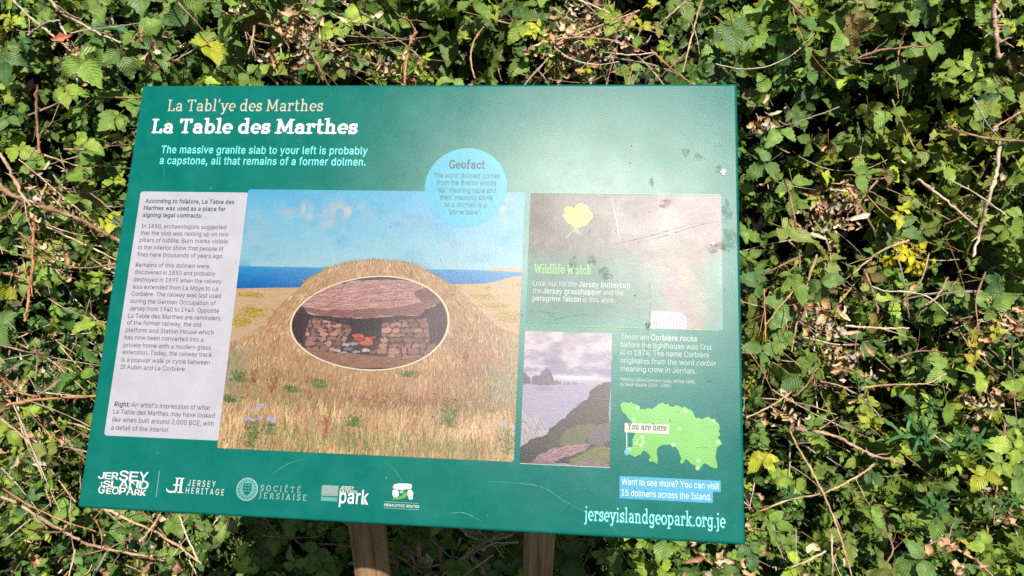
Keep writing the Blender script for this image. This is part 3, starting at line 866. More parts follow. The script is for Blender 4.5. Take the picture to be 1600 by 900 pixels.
# ------------------------------------------------------------------ painted pictures: pixels made here, stroke by stroke
class Canvas:
    def __init__(s, x0, y0, x1, y1, res):
        s.x0, s.y0, s.x1, s.y1, s.res = x0, y0, x1, y1, res
        s.w, s.h = int((x1 - x0) * res), int((y1 - y0) * res)
        s.a = np.zeros((s.h, s.w, 3), np.float32)
        s.yy, s.xx = np.mgrid[0:s.h, 0:s.w].astype(np.float32)

    def P(s, px, py):
        x, y = board_from_photo(px, py)
        return (x - s.x0) * s.res, (y - s.y0) * s.res

    def pts(s, L): return np.array([s.P(*p) for p in L])

    def mask(s, poly, wob=0.0, seed=0):
        poly = np.asarray(poly, float)
        if wob:
            poly = roughen(poly, wob, seed)
        x0 = max(0, int(poly[:, 0].min())); x1 = min(s.w, int(poly[:, 0].max()) + 2)
        y0 = max(0, int(poly[:, 1].min())); y1 = min(s.h, int(poly[:, 1].max()) + 2)
        M = np.zeros((s.h, s.w), bool)
        if x1 <= x0 or y1 <= y0: return M
        X = s.xx[y0:y1, x0:x1]; Y = s.yy[y0:y1, x0:x1]
        m = np.zeros(X.shape, bool)
        xa, ya = poly[:, 0], poly[:, 1]
        for i in range(len(poly)):
            x_0, y_0, x_1, y_1 = xa[i - 1], ya[i - 1], xa[i], ya[i]
            if y_0 == y_1: continue
            c = ((y_0 > Y) != (y_1 > Y)) & (X < (x_1 - x_0) * (Y - y_0) / (y_1 - y_0) + x_0)
            m ^= c
        M[y0:y1, x0:x1] = m
        return M

    def fill(s, M, c, amt=1.0):
        c = np.array(c, np.float32) / 255
        if np.isscalar(amt): s.a[M] = s.a[M] * (1 - amt) + c * amt
        else: s.a[M] = s.a[M] * (1 - amt[M][:, None]) + c * amt[M][:, None]

    def blob(s, cx, cy, rx, ry, c, amt, ns=None):
        d = np.exp(-(((s.xx - cx) / rx) ** 2 + ((s.yy - cy) / ry) ** 2) * 1.6) * amt
        if ns is not None: d = d * ns
        s.a += (np.array(c, np.float32) / 255 - s.a) * np.clip(d, 0, 1)[..., None]

    def strokes(s, x, y, ln_, ang, col, wid=1, bend=0.0, mask=None, amt=1.0, rg=rng):
        """x, y, ln_, ang arrays; col (n,3) 0..255; later strokes lie on top."""
        n = len(x); K = int(max(4, np.max(ln_)) * 1.3)
        t = np.linspace(0, 1, K)[None, :]
        bb = bend * (rg.random(n)[:, None] - 0.5)
        a2 = ang[:, None] + bb * t
        X = x[:, None] + np.cos(a2) * ln_[:, None] * t
        Y = y[:, None] + np.sin(a2) * ln_[:, None] * t
        c = np.repeat(np.asarray(col, np.float32)[:, None, :] / 255, K, 1)
        for dx in range(wid):
            for dy in range(max(1, wid - 1)):
                xi = (X + dx).astype(int); yi = (Y + dy).astype(int)
                ok = (xi >= 0) & (xi < s.w) & (yi >= 0) & (yi < s.h)
                if mask is not None:
                    ok &= mask[np.clip(yi, 0, s.h - 1), np.clip(xi, 0, s.w - 1)]
                s.a[yi[ok], xi[ok]] = s.a[yi[ok], xi[ok]] * (1 - amt) + c[ok] * amt

    def image(s, name):
        im = bpy.data.images.new(name, s.w, s.h, alpha=False)
        px = np.ones((s.h, s.w, 4), np.float32)
        px[..., :3] = np.clip(s.a, 0, 1)[::-1]
        im.pixels.foreach_set(px.ravel())
        im.update(); im.pack()
        return im


def roughen(poly, amt, seed=0, n=3):
    r = np.random.default_rng(seed + 11)
    p = np.asarray(poly, float)
    for k in range(n):
        q = np.roll(p, -1, 0)
        mid = (p + q) / 2 + r.normal(0, amt / (k + 1), p.shape)
        p = np.stack([p, mid], 1).reshape(-1, 2)
    return p


def vnoise(h, w, cell, seed, octaves=4):
    r = np.random.default_rng(seed)
    out = np.zeros((h, w), np.float32); amp = 1.0; tot = 0
    for o in range(octaves):
        cy = max(1.0, (cell[1] if isinstance(cell, tuple) else cell) / 2 ** o); cx = max(1.0, (cell[0] if isinstance(cell, tuple) else cell) / 2 ** o)
        gy, gx = int(h / cy) + 3, int(w / cx) + 3
        g_ = r.random((gy, gx)).astype(np.float32)
        y = np.arange(h) / cy; x = np.arange(w) / cx
        yi = y.astype(int); xi = x.astype(int); fy = (y - yi)[:, None]; fx = (x - xi)[None, :]
        fy = fy * fy * (3 - 2 * fy); fx = fx * fx * (3 - 2 * fx)
        a = g_[yi][:, xi]; b = g_[yi][:, xi + 1]; c = g_[yi + 1][:, xi]; d = g_[yi + 1][:, xi + 1]
        out += amp * ((a * (1 - fx) + b * fx) * (1 - fy) + (c * (1 - fx) + d * fx) * fy)
        tot += amp; amp *= 0.55
    return out / tot


def R4(x, y): return (350 + x * 0.38875, 380 + y * 0.38889)


def paint_dolmen():
    C = Canvas(183, 160, 575.5, 518, 2.5)
    P = C.P; r = np.random.default_rng(3)
    H_, W_ = C.h, C.w
    # sky
    hy = P(600, 418)[1]
    t = np.clip(C.yy / hy, 0, 1)[..., None]
    C.a[:] = (np.array([96, 192, 236]) * (1 - t) + np.array([166, 210, 224]) * t) / 255
    n1 = vnoise(H_, W_, (120, 60), 5); n2 = vnoise(H_, W_, (26, 40), 6)
    C.fill(np.ones((H_, W_), bool), (74, 168, 216), np.clip((n1 - 0.52) * 1.6, 0, 0.5))
    for (cx, cy, rx, ry, a) in [(478, 330, 46, 20, 1.1), (545, 328, 38, 20, 1.1), (510, 352, 40, 14, 0.5), (640, 345, 60, 20, .35), (782, 322, 34, 24, 1.2), (800, 350, 20, 14, .5),
                                (745, 318, 20, 24, .6), (400, 352, 26, 40, 0.4), (690, 380, 80, 12, .4)]:
        x, y = P(cx, cy)
        C.blob(x, y, rx * 2.1, ry * 2.1, (214, 204, 206), a, np.clip((n2 - 0.34) * 3.0, 0, 1))
    # sea
    sea = C.mask(C.pts([(360, 415.5), (820, 423), (820, 436), (790, 440), (756, 443), (360, 452)]))
    tt = np.clip((C.yy - P(400, 416)[1]) / (P(400, 450)[1] - P(400, 416)[1]), 0, 1)
    C.a[sea] = ((np.array([60, 158, 214]) * (1 - tt[..., None]) + np.array([0, 104, 190]) * tt[..., None]) / 255)[sea]
    n = 500
    C.strokes(r.random(n) * W_, P(500, 418)[1] + r.random(n) * 80, r.uniform(8, 40, n), r.normal(0, .02, n), r.choice([[30, 130, 210], [0, 92, 180], [80, 170, 220]], n), 1, mask=sea, amt=.5)
    head = C.mask(C.pts([(752, 421.5), (775, 418), (800, 417), (822, 418), (822, 425), (790, 424), (765, 423)]))
    C.fill(head, (205, 188, 160))
    # land
    land = C.mask(C.pts([(355, 451), (420, 449.5), (470, 449), (560, 446), (756, 443), (778, 439), (800, 432), (825, 430), (825, 730), (330, 730)]))
    C.fill(land, (214, 180, 140))
    n = 1500
    yl = P(500, 447)[1]
    C.strokes(r.random(n) * W_, yl - 20 + r.random(n) * 260, r.uniform(10, 50, n), r.normal(0.02, .06, n),
              r.choice([[226, 196, 160], [196, 156, 120], [232, 208, 176], [206, 166, 116], [188, 148, 118]], n), 2, .3, mask=land, amt=.6)
    for (cx, cy, rx, ry) in [(391, 461, 26, 5), (396, 485, 26, 6), (376, 503, 22, 8), (395, 493, 24, 4), (757, 450, 16, 3.5), (755, 463, 24, 5), (774, 478, 24, 5.5), (796, 497, 22, 8), (812, 445, 14, 4), (790, 490, 16, 3), (812, 490, 14, 5)]:
        m = int(rx * ry * 2.0)
        x, y = P(cx, cy)
        X = x + r.normal(0, rx * 1.0, m); Y = y + r.normal(0, ry * 1.0, m)
        cols = r.choice([[216, 172, 40], [232, 194, 60], [176, 146, 60], [136, 136, 64], [110, 118, 62]], m, p=[.25, .2, .2, .2, .15])
        o_ = np.argsort(-Y)
        C.strokes(X[o_], Y[o_], r.uniform(3, 8, m), r.normal(0, .2, m), cols[o_], 2, mask=land)
    # grassy mound and meadow
    mp = [(330, 548), (373, 530), (404, 512), (428, 485), (455, 460), (478, 438), (509, 419), (545, 409), (583, 405), (620, 407), (648, 413), (684, 432), (711, 449), (735, 469), (758, 493), (781, 512), (830, 530), (830, 740), (320, 740)]
    mound = C.mask(C.pts(mp), 2.0, 4)
    C.fill(mound, (196, 150, 104))
    cx0, cy0 = P(595, 330)
    base_y = P(600, 620)[1]

    def grass(n, ylo, yhi, llo, lhi, cols, probs, wid, seed, region=None, amt=1.0):
        rr = np.random.default_rng(seed)
        X = rr.random(n) * W_; Y = ylo + rr.random(n) * (yhi - ylo)
        o_ = np.argsort(Y); X, Y = X[o_], Y[o_]
        down = np.arctan2(Y - cy0, X - cx0)
        k = np.clip((base_y - Y) / (base_y - P(600, 405)[1]), 0, 1)
        ang_flow = down                                   # combed outward down the mound
        ang_up = -math.pi / 2 + rr.normal(0.06, .16, n)     # upright tussocks lower down
        vx = np.cos(ang_flow) * k + -np.cos(ang_up) * (1 - k)
        vy = np.sin(ang_flow) * k + -np.sin(ang_up) * (1 - k)
        ang = np.arctan2(vy, vx) + math.pi + rr.normal(0, .14, n)
        ln_ = rr.uniform(llo, lhi, n)
        c = rr.choice(len(cols), n, p=probs)
        col = np.array(cols, float)[c] + rr.normal(0, 9, (n, 1))
        nn = vnoise(H_, W_, (60, 30), seed + 1)[np.clip(Y.astype(int), 0, H_ - 1), np.clip(X.astype(int), 0, W_ - 1)]
        col = col * (0.72 + 0.56 * nn)[:, None]
        C.strokes(X, Y, ln_, ang, np.clip(col, 0, 255), wid, .5, mask=mound if region is None else region, amt=amt)
    ytop = P(600, 402)[1]
    tan = [(214, 174, 132), (234, 208, 170), (178, 136, 98), (138, 100, 74), (202, 158, 116)]
    grass(9000, ytop, H_ + 20, 8, 22, tan, [.3, .15, .25, .1, .2], 2, 21)
    grass(9000, ytop, H_ + 20, 8, 24, tan, [.3, .25, .18, .07, .2], 1, 22)
    # greens and golds below
    def tuft(cx, cy, rx, ry, n, cols, ll, seed, up=True, wid=1):
        rr = np.random.default_rng(seed)
        x, y = P(cx, cy)
        X = x + rr.normal(0, rx * 2.1, n); Y = y + rr.normal(0, ry * 2.1, n)
        o_ = np.argsort(Y); X, Y = X[o_], Y[o_]
        a = (-math.pi / 2 + rr.normal(0.05, .2, n)) if up else rr.random(n) * 6.28
        col = np.array(cols, float)[rr.choice(len(cols), n)] + rr.normal(0, 10, (n, 1))
        C.strokes(X, Y, rr.uniform(ll * .4, ll, n), a, np.clip(col, 0, 255), wid, .4, mask=mound)
    green = [(146, 152, 84), (110, 134, 62), (176, 174, 110), (158, 140, 86)]
    for i, (cx, cy, rx, ry, n) in enumerate([(470, 640, 70, 16, 900), (560, 680, 80, 16, 900), (760, 640, 50, 18, 500), (700, 690, 60, 14, 400), (400, 590, 40, 14, 260), (790, 600, 22, 14, 260), (360, 610, 12, 20, 160), (640, 650, 70, 10, 400)]):
        tuft(cx, cy, rx, ry, n, green, 24, 40 + i)
    heath = [(150, 158, 96), (176, 160, 150), (190, 176, 190), (126, 146, 78)]
    for i, (cx, cy, rx, ry, n) in enumerate([(366, 570, 14, 20, 500), (362, 600, 12, 24, 300), (806, 560, 14, 14, 300), (795, 610, 22, 12, 400), (770, 585, 20, 8, 200)]):
        tuft(cx, cy, rx, ry, n, heath, 18, 140 + i)
    shade = [(158, 108, 78), (140, 96, 78), (170, 120, 86)]
    for i, (cx, cy, rx, ry, n) in enumerate([(610, 628, 90, 8, 900), (735, 590, 30, 26, 700), (690, 640, 50, 8, 400), (470, 600, 60, 10, 300), (745, 530, 26, 26, 500)]):
        tuft(cx, cy, rx, ry, n, shade, 20, 60 + i)
    gold = [(218, 176, 128), (236, 206, 160), (196, 142, 92), (224, 186, 136), (172, 124, 84)]
    grass(3800, P(600, 655)[1], H_ + 30, 22, 60, gold, [.25, .25, .15, .2, .15], 2, 33)
    for i, (cx, cy, rx, ry, n) in enumerate([(450, 690, 60, 14, 240), (560, 700, 50, 10, 240), (700, 705, 40, 8, 160)]):
        tuft(cx, cy, rx, ry, n, green, 34, 80 + i, wid=2)
    crest = np.linspace(0, 1, 260)
    xs = np.interp(crest, [0, 1], [470, 720]); ys = np.interp(xs, [p[0] for p in mp[5:13]], [p[1] for p in mp[5:13]])
    Q = np.array([P(a, b + 2) for a, b in zip(xs, ys)])
    C.strokes(Q[:, 0], Q[:, 1], r.uniform(6, 14, 260), -math.pi / 2 + (xs - 595) / 300 + r.normal(0, .35, 260), r.choice([[150, 140, 80], [190, 150, 100], [130, 120, 70]], 260), 1, .4)
    # plants and flowers in the meadow (region coordinates of the enlarged painting)
    def plant(x, y, hgt, n, cols, fl=None, seed=0, spread=34):
        hgt *= 1.15; n = n + 2
        rr = np.random.default_rng(seed)
        X0, Y0 = P(*R4(x, y))
        for k in range(n):
            a = -math.pi / 2 + rr.normal(0, .22); l_ = hgt * rr.uniform(.6, 1)
            C.strokes(np.array([X0 + rr.normal(0, 3)]), np.array([Y0]), np.array([l_]), np.array([a]), [cols[0]], 1, .3)
            xe, ye = X0 + math.cos(a) * l_, Y0 + math.sin(a) * l_
            if fl:
                m = 30
                C.strokes(xe + rr.normal(0, 5, m), ye + rr.normal(0, 3.5, m), rr.uniform(2, 5, m), rr.random(m) * 6.28, rr.choice(fl, m), 2)
        m = n * (26 if cols is gr else 7)
        C.strokes(X0 + rr.normal(0, spread * .5, m), Y0 - rr.random(m) * hgt * .6, rr.uniform(4, 11, m), rr.random(m) * -3.14, rr.choice(cols, m), 2, .5)
    gr = [[96, 120, 56], [70, 96, 44], [130, 146, 80]]
    vio = [[196, 190, 224], [216, 212, 236], [168, 164, 210]]
    plant(105, 820, 120, 5, gr, vio, 1); plant(60, 560, 46, 3, gr, None, 2); plant(900, 740, 80, 5, gr, [[120, 70, 50], [170, 150, 70]], 3)
    plant(1135, 850, 110, 4, gr, vio, 4); plant(520, 740, 50, 3, gr, None, 5); plant(380, 585, 40, 3, gr, None, 6); plant(180, 770, 50, 2, gr, vio, 7)
    plant(20, 640, 30, 2, gr, None, 12); plant(740, 540, 26, 2, gr, None, 13); plant(265, 600, 26, 2, gr, None, 14)
    rd = [[150, 84, 54], [176, 100, 64], [128, 70, 50]]
    plant(192, 600, 92, 3, rd, None, 8, 14); plant(405, 780, 110, 4, rd, None, 9, 16); plant(972, 480, 50, 2, rd, None, 10, 10); plant(120, 560, 60, 2, rd, None, 11, 10)
    # the cut-away oval
    E_ = np.array([P(*R4(585 + 317 * math.cos(a), 322 + 187 * math.sin(a) - 18 * math.cos(a) * 0.6 + 9 * math.sin(2 * a))) for a in np.linspace(0, 2 * math.pi, 90)[:-1]])
    cen = E_.mean(0)
    C.fill(C.mask(cen + (E_ - cen) * 1.012), (250, 240, 206))
    oval = C.mask(cen + (E_ - cen) * 0.988)
    C.fill(oval, (84, 58, 56))
    RR = lambda L: C.pts([R4(*p) for p in L])
    def shape(L, c, w=2.0, sd=1, amt=1.0):
        m = C.mask(RR(L), w, sd) & oval
        C.fill(m, c, amt); return m
    def hatch(m, n, cols, a0, sa, ll, wid=1, amt=.7, sd=5):
        rr = np.random.default_rng(sd)
        ys_, xs_ = np.nonzero(m)
        if not len(ys_): return
        k = rr.integers(0, len(ys_), n)
        C.strokes(xs_[k].astype(float), ys_[k].astype(float), rr.uniform(ll * .3, ll, n), rr.normal(a0, sa, n), rr.choice(cols, n), wid, .5, mask=m, amt=amt)
    hatch(oval, 1500, [[70, 46, 48], [100, 70, 64], [60, 40, 44]], 1.5, .3, 22)
    m = shape([(300, 400), (420, 430), (640, 455), (760, 440), (850, 400), (860, 500), (300, 500)], (150, 108, 88))      # floor
    hatch(m, 900, [[170, 124, 100], [124, 84, 68], [140, 100, 84], [190, 146, 120]], 0.05, .12, 30)
    m = shape([(505, 300), (650, 292), (640, 380), (590, 400), (500, 385)], (48, 36, 40))
    m = shape([(812, 240), (880, 190), (902, 330), (850, 400), (825, 360)], (82, 56, 58)); hatch(m, 300, [[100, 70, 70], [64, 42, 46]], 1.2, .4, 18)
    m = shape([(276, 270), (350, 290), (330, 350), (300, 400), (272, 340)], (64, 44, 48)); hatch(m, 200, [[84, 60, 60], [50, 34, 40]], 1.4, .4, 18)
    for L_, sd, sc in (([(346, 288), (505, 296), (512, 350), (470, 420), (410, 438), (308, 415), (330, 340)], 3, 1), ([(642, 292), (812, 270), (826, 380), (800, 455), (700, 468), (606, 440), (628, 372)], 5, 1.2)):
        m = shape(L_, (92, 62, 58), 3, sd)
        rr = np.random.default_rng(sd)
        pl = np.array(L_); y0_, y1_ = pl[:, 1].min() + 6, pl[:, 1].max()
        yy_ = y0_; row = 0
        while yy_ < y1_:
            hr = rr.uniform(13, 22) * sc; xx_ = pl[:, 0].min() + rr.uniform(0, 26)
            while xx_ < pl[:, 0].max():
                wr = rr.uniform(16, 46) * sc
                k = [(xx_ + 4, yy_ + rr.uniform(1, 6)), (xx_ + wr * .5, yy_ + rr.uniform(-2, 1)), (xx_ + wr - 2, yy_ + rr.uniform(1, 4)), (xx_ + wr - 1, yy_ + hr * .6), (xx_ + wr * .8, yy_ + hr - 2), (xx_ + wr * .3, yy_ + hr - 1), (xx_ + 1, yy_ + hr * .7)]
                mid = xx_ + wr / 2
                lit = 1 - 0.45 * abs((mid - pl[:, 0].min()) / (np.ptp(pl[:, 0])) * 1.0)
                base = np.array(rr.choice([[182, 134, 120], [150, 112, 104], [196, 144, 128], [136, 102, 96], [166, 116, 104]]), float) * (0.75 + .35 * lit)
                mm_ = C.mask(RR(k), 2.6, int(xx_ + yy_)) & m
                C.fill(mm_, base)
                hatch(mm_, 14, [list(np.clip(base * 1.18, 0, 255)), list(base * .8)], .1, .3, 12, sd=int(xx_))
                xx_ += wr + 1
            yy_ += hr; row += 1
    shape([(320, 270), (400, 286), (500, 294), (600, 294), (700, 284), (790, 280), (812, 256), (822, 290), (800, 306), (700, 312), (640, 320), (600, 330), (500, 330), (420, 312), (340, 306)], (46, 32, 34), 3, 15, .7)   # the dark under the capstone
    slab = [(294, 242), (302, 218), (340, 200), (380, 176), (440, 158), (520, 150), (600, 146), (700, 146), (760, 152), (830, 172), (868, 196), (878, 226), (850, 250), (812, 262), (790, 288), (700, 290), (600, 300), (500, 300), (400, 292), (330, 276)]
    m = shape(slab, (190, 140, 130), 3, 7)
    hatch(m, 2200, [[222, 172, 160], [164, 114, 106], [242, 200, 188], [132, 88, 82], [204, 150, 138]], -0.08, .1, 44, 2, .6)
    lowr = shape([(296, 244), (330, 258), (420, 270), (520, 266), (620, 262), (720, 252), (790, 236), (830, 210), (872, 204), (870, 236), (812, 262), (790, 288), (700, 290), (600, 300), (500, 300), (400, 292), (330, 276)], (120, 78, 72), 2, 9, .6)
    hatch(lowr, 900, [[128, 84, 80], [170, 120, 110], [112, 72, 72]], .05, .3, 26, 1, .45)
    m = shape([(760, 190), (830, 172), (868, 196), (850, 222), (800, 232), (770, 216)], (118, 78, 76), 3, 12, .7); hatch(m, 240, [[100, 64, 66], [150, 104, 98]], .8, .4, 20)
    for L_ in ([(300, 222), (420, 196), (560, 205), (700, 196)], [(420, 248), (600, 236), (760, 222)], [(500, 170), (640, 166), (780, 176)]):
        q = RR(L_)
        for (xa, ya), (xb, yb) in zip(q[:-1], q[1:]):
            C.strokes(np.array([xa]), np.array([ya]), np.array([math.hypot(xb - xa, yb - ya)]), np.array([math.atan2(yb - ya, xb - xa)]), [(112, 70, 66)], 1, .05)
    for i, (x, y, rx, ry, c) in enumerate([(540, 372, 26, 9, (206, 96, 60)), (575, 385, 28, 9, (220, 110, 70)), (545, 385, 24, 8, (170, 74, 50)), (570, 400, 30, 10, (206, 104, 72)), (600, 378, 12, 5, (170, 84, 60)),
                                          (490, 408, 18, 7, (186, 184, 190)), (520, 404, 20, 8, (160, 160, 168)), (455, 430, 16, 7, (190, 190, 198)), (530, 436, 18, 7, (150, 152, 160)), (570, 430, 18, 8, (196, 196, 202)), (500, 424, 18, 7, (126, 122, 130)), (480, 440, 14, 6, (170, 160, 160)), (600, 436, 16, 8, (140, 100, 90))]):
        el = [(x + rx * math.cos(a), y + ry * math.sin(a)) for a in np.linspace(0, 6.28, 9)[:-1]]
        shape([(p[0], p[1] + 4) for p in el], (70, 46, 46), 1.5, i)
        mm_ = shape(el, c, 1.5, i + 30)
        hatch(mm_, 16, [[min(255, v + 30) for v in c], [v * .75 for v in c]], .2, .3, 12, sd=i)
    g_ = vnoise(H_, W_, 3, 77, 2)
    C.a *= (0.94 + 0.12 * g_)[..., None]
    im = C.image('dolmen_painting')
    return C, im


C, im = paint_dolmen()
flat('dolmen_painting', [rounded(183, 160, 575.5, 518, 4, (1, 1, 1, 0))], picture_material('dolmen_painting', im), 2,
     'painted grass mound cut away to show a stone chamber', uvbox=(C.x0, C.y0, C.x1, C.y1))


def paint_coast():
    C = Canvas(583.2, 350.2, 696, 518.6, 3.4)
    R5 = lambda L: C.pts([(800 + x * 0.3668, 400 + y * 0.3667) for x, y in L])
    H_, W_ = C.h, C.w; r = np.random.default_rng(9)
    t = np.clip(C.yy / (0.36 * H_), 0, 1)[..., None]
    C.a[:] = (np.array([176, 158, 176]) * (1 - t) + np.array([140, 130, 168]) * t) / 255
    n = vnoise(H_, W_, (70, 34), 4)
    C.fill(np.ones((H_, W_), bool), (226, 210, 214), np.clip((n - .46) * 3, 0, .8))
    C.fill(np.ones((H_, W_), bool), (112, 104, 144), np.clip((.42 - n) * 3, 0, .6))
    hz = R5([(50, 500)])[0][1]; hz2 = R5([(420, 520)])[0][1]
    m = C.mask([(0, hz), (W_, hz2), (W_, H_), (0, H_)])
    C.fill(m, (172, 162, 188))
    k = 1200
    C.strokes(r.random(k) * W_, hz + r.random(k) ** 1.2 * (H_ - hz), r.uniform(8, 50, k), r.normal(.03, .05, k), r.choice([[190, 180, 204], [150, 140, 172], [214, 206, 220], [164, 154, 182]], k), 1, .2, mask=m, amt=.6)
    C.blob(W_ * .55, hz + 10, W_ * .6, 18, (232, 224, 230), .9)

    def rock(L, c, cols, a0, sa, ll, nn, sd, rough=2, wid=1):
        mm_ = C.mask(R5(L), rough, sd)
        C.fill(mm_, c)
        ys_, xs_ = np.nonzero(mm_)
        rr = np.random.default_rng(sd); q = rr.integers(0, len(ys_), nn)
        C.strokes(xs_[q].astype(float), ys_[q].astype(float), rr.uniform(ll * .3, ll, nn), rr.normal(a0, sa, nn), rr.choice(cols, nn), wid, .4, mask=mm_, amt=.8)
    rock([(46, 488), (60, 500), (75, 520), (78, 545), (46, 548)], (96, 80, 98), [[130, 112, 130], [74, 60, 80]], 1.2, .4, 12, 60, 1)
    rock([(80, 545), (86, 515), (100, 505), (112, 512), (126, 492), (138, 486), (150, 474), (160, 486), (170, 505), (178, 530), (200, 545), (150, 552)], (106, 88, 106), [[190, 168, 180], [76, 62, 84]], 1.1, .4, 16, 120, 2, 1.5)
    rock([(180, 545), (190, 520), (196, 538), (205, 530), (212, 546)], (116, 98, 116), [[150, 134, 150], [96, 80, 100]], 1.2, .4, 8, 30, 3, 1)
    for x in (225, 240, 262, 272): rock([(x - 9, 549), (x - 2, 530 + (x % 7)), (x + 8, 548)], (124, 108, 128), [[150, 134, 150]], 1.2, .4, 6, 10, x, 1)
    C.blob(*R5([(140, 566)])[0], 60, 14, (128, 114, 142), .45)
    rock([(40, 650), (60, 655), (76, 690), (100, 676), (120, 680), (150, 730), (160, 760), (110, 800), (40, 810)], (190, 176, 184), [[226, 214, 218], [120, 100, 120], [206, 192, 200], [96, 78, 98]], 1.1, .35, 40, 260, 5, 3)
    rock([(424, 530), (400, 536), (380, 552), (352, 560), (330, 590), (322, 612), (290, 626), (262, 650), (236, 672), (200, 704), (160, 735), (120, 768), (60, 796), (34, 815), (34, 890), (420, 900)], (44, 36, 36),
         [[34, 28, 30], [92, 78, 68], [70, 56, 54], [130, 112, 100], [54, 46, 38]], .6, .5, 24, 1500, 6, 6)
    rock([(230, 740), (300, 720), (360, 715), (330, 760), (300, 800), (220, 815), (200, 780)], (94, 96, 48), [[120, 124, 60], [76, 78, 44], [110, 104, 60]], -.3, .5, 12, 300, 7, 5)
    rock([(320, 760), (360, 725), (424, 704), (424, 780), (380, 810), (330, 800)], (104, 84, 92), [[140, 118, 122], [76, 60, 68]], -.4, .3, 26, 160, 8, 3)
    rock([(90, 866), (110, 850), (170, 820), (220, 812), (270, 800), (330, 800), (310, 830), (250, 850), (180, 874), (110, 880)], (160, 118, 126), [[214, 172, 176], [90, 58, 66], [184, 138, 144]], -.3, .3, 26, 260, 9, 3, 2)
    rock([(250, 860), (310, 832), (360, 810), (424, 816), (424, 880), (330, 890), (250, 885)], (110, 110, 48), [[134, 138, 56], [80, 76, 46], [150, 146, 70]], -.3, .6, 12, 360, 10, 4)
    rock([(60, 884), (130, 866), (190, 880), (150, 895), (60, 892)], (140, 104, 112), [[180, 140, 146], [100, 70, 78]], -.2, .3, 22, 90, 11, 2)
    rock([(240, 888), (300, 872), (380, 884), (420, 890), (420, 900), (240, 898)], (136, 104, 112), [[180, 140, 146], [100, 70, 78]], .1, .3, 22, 90, 12, 2)
    q = R5([(276, 640), (276, 626)])
    C.strokes(np.array([q[0][0]]), np.array([q[0][1]]), np.array([9.]), np.array([-1.57]), [(50, 40, 44)], 2)
    C.a *= (0.93 + 0.14 * vnoise(H_, W_, 2.5, 5, 2))[..., None]
    return C, C.image('coast_painting')


C, im = paint_coast()
flat('coast_painting', [[(583.2, 350.2), (696, 350.2), (696, 518.6), (583.2, 518.6)]], picture_material('coast_painting', im), 1,
     'painting of jagged sea rocks below a dark cliff', uvbox=(C.x0, C.y0, C.x1, C.y1))
flat('coast_rule', [ribbon([(583.2, 519.4), (696, 519.4)], 0.9)], M_PALE, 1)


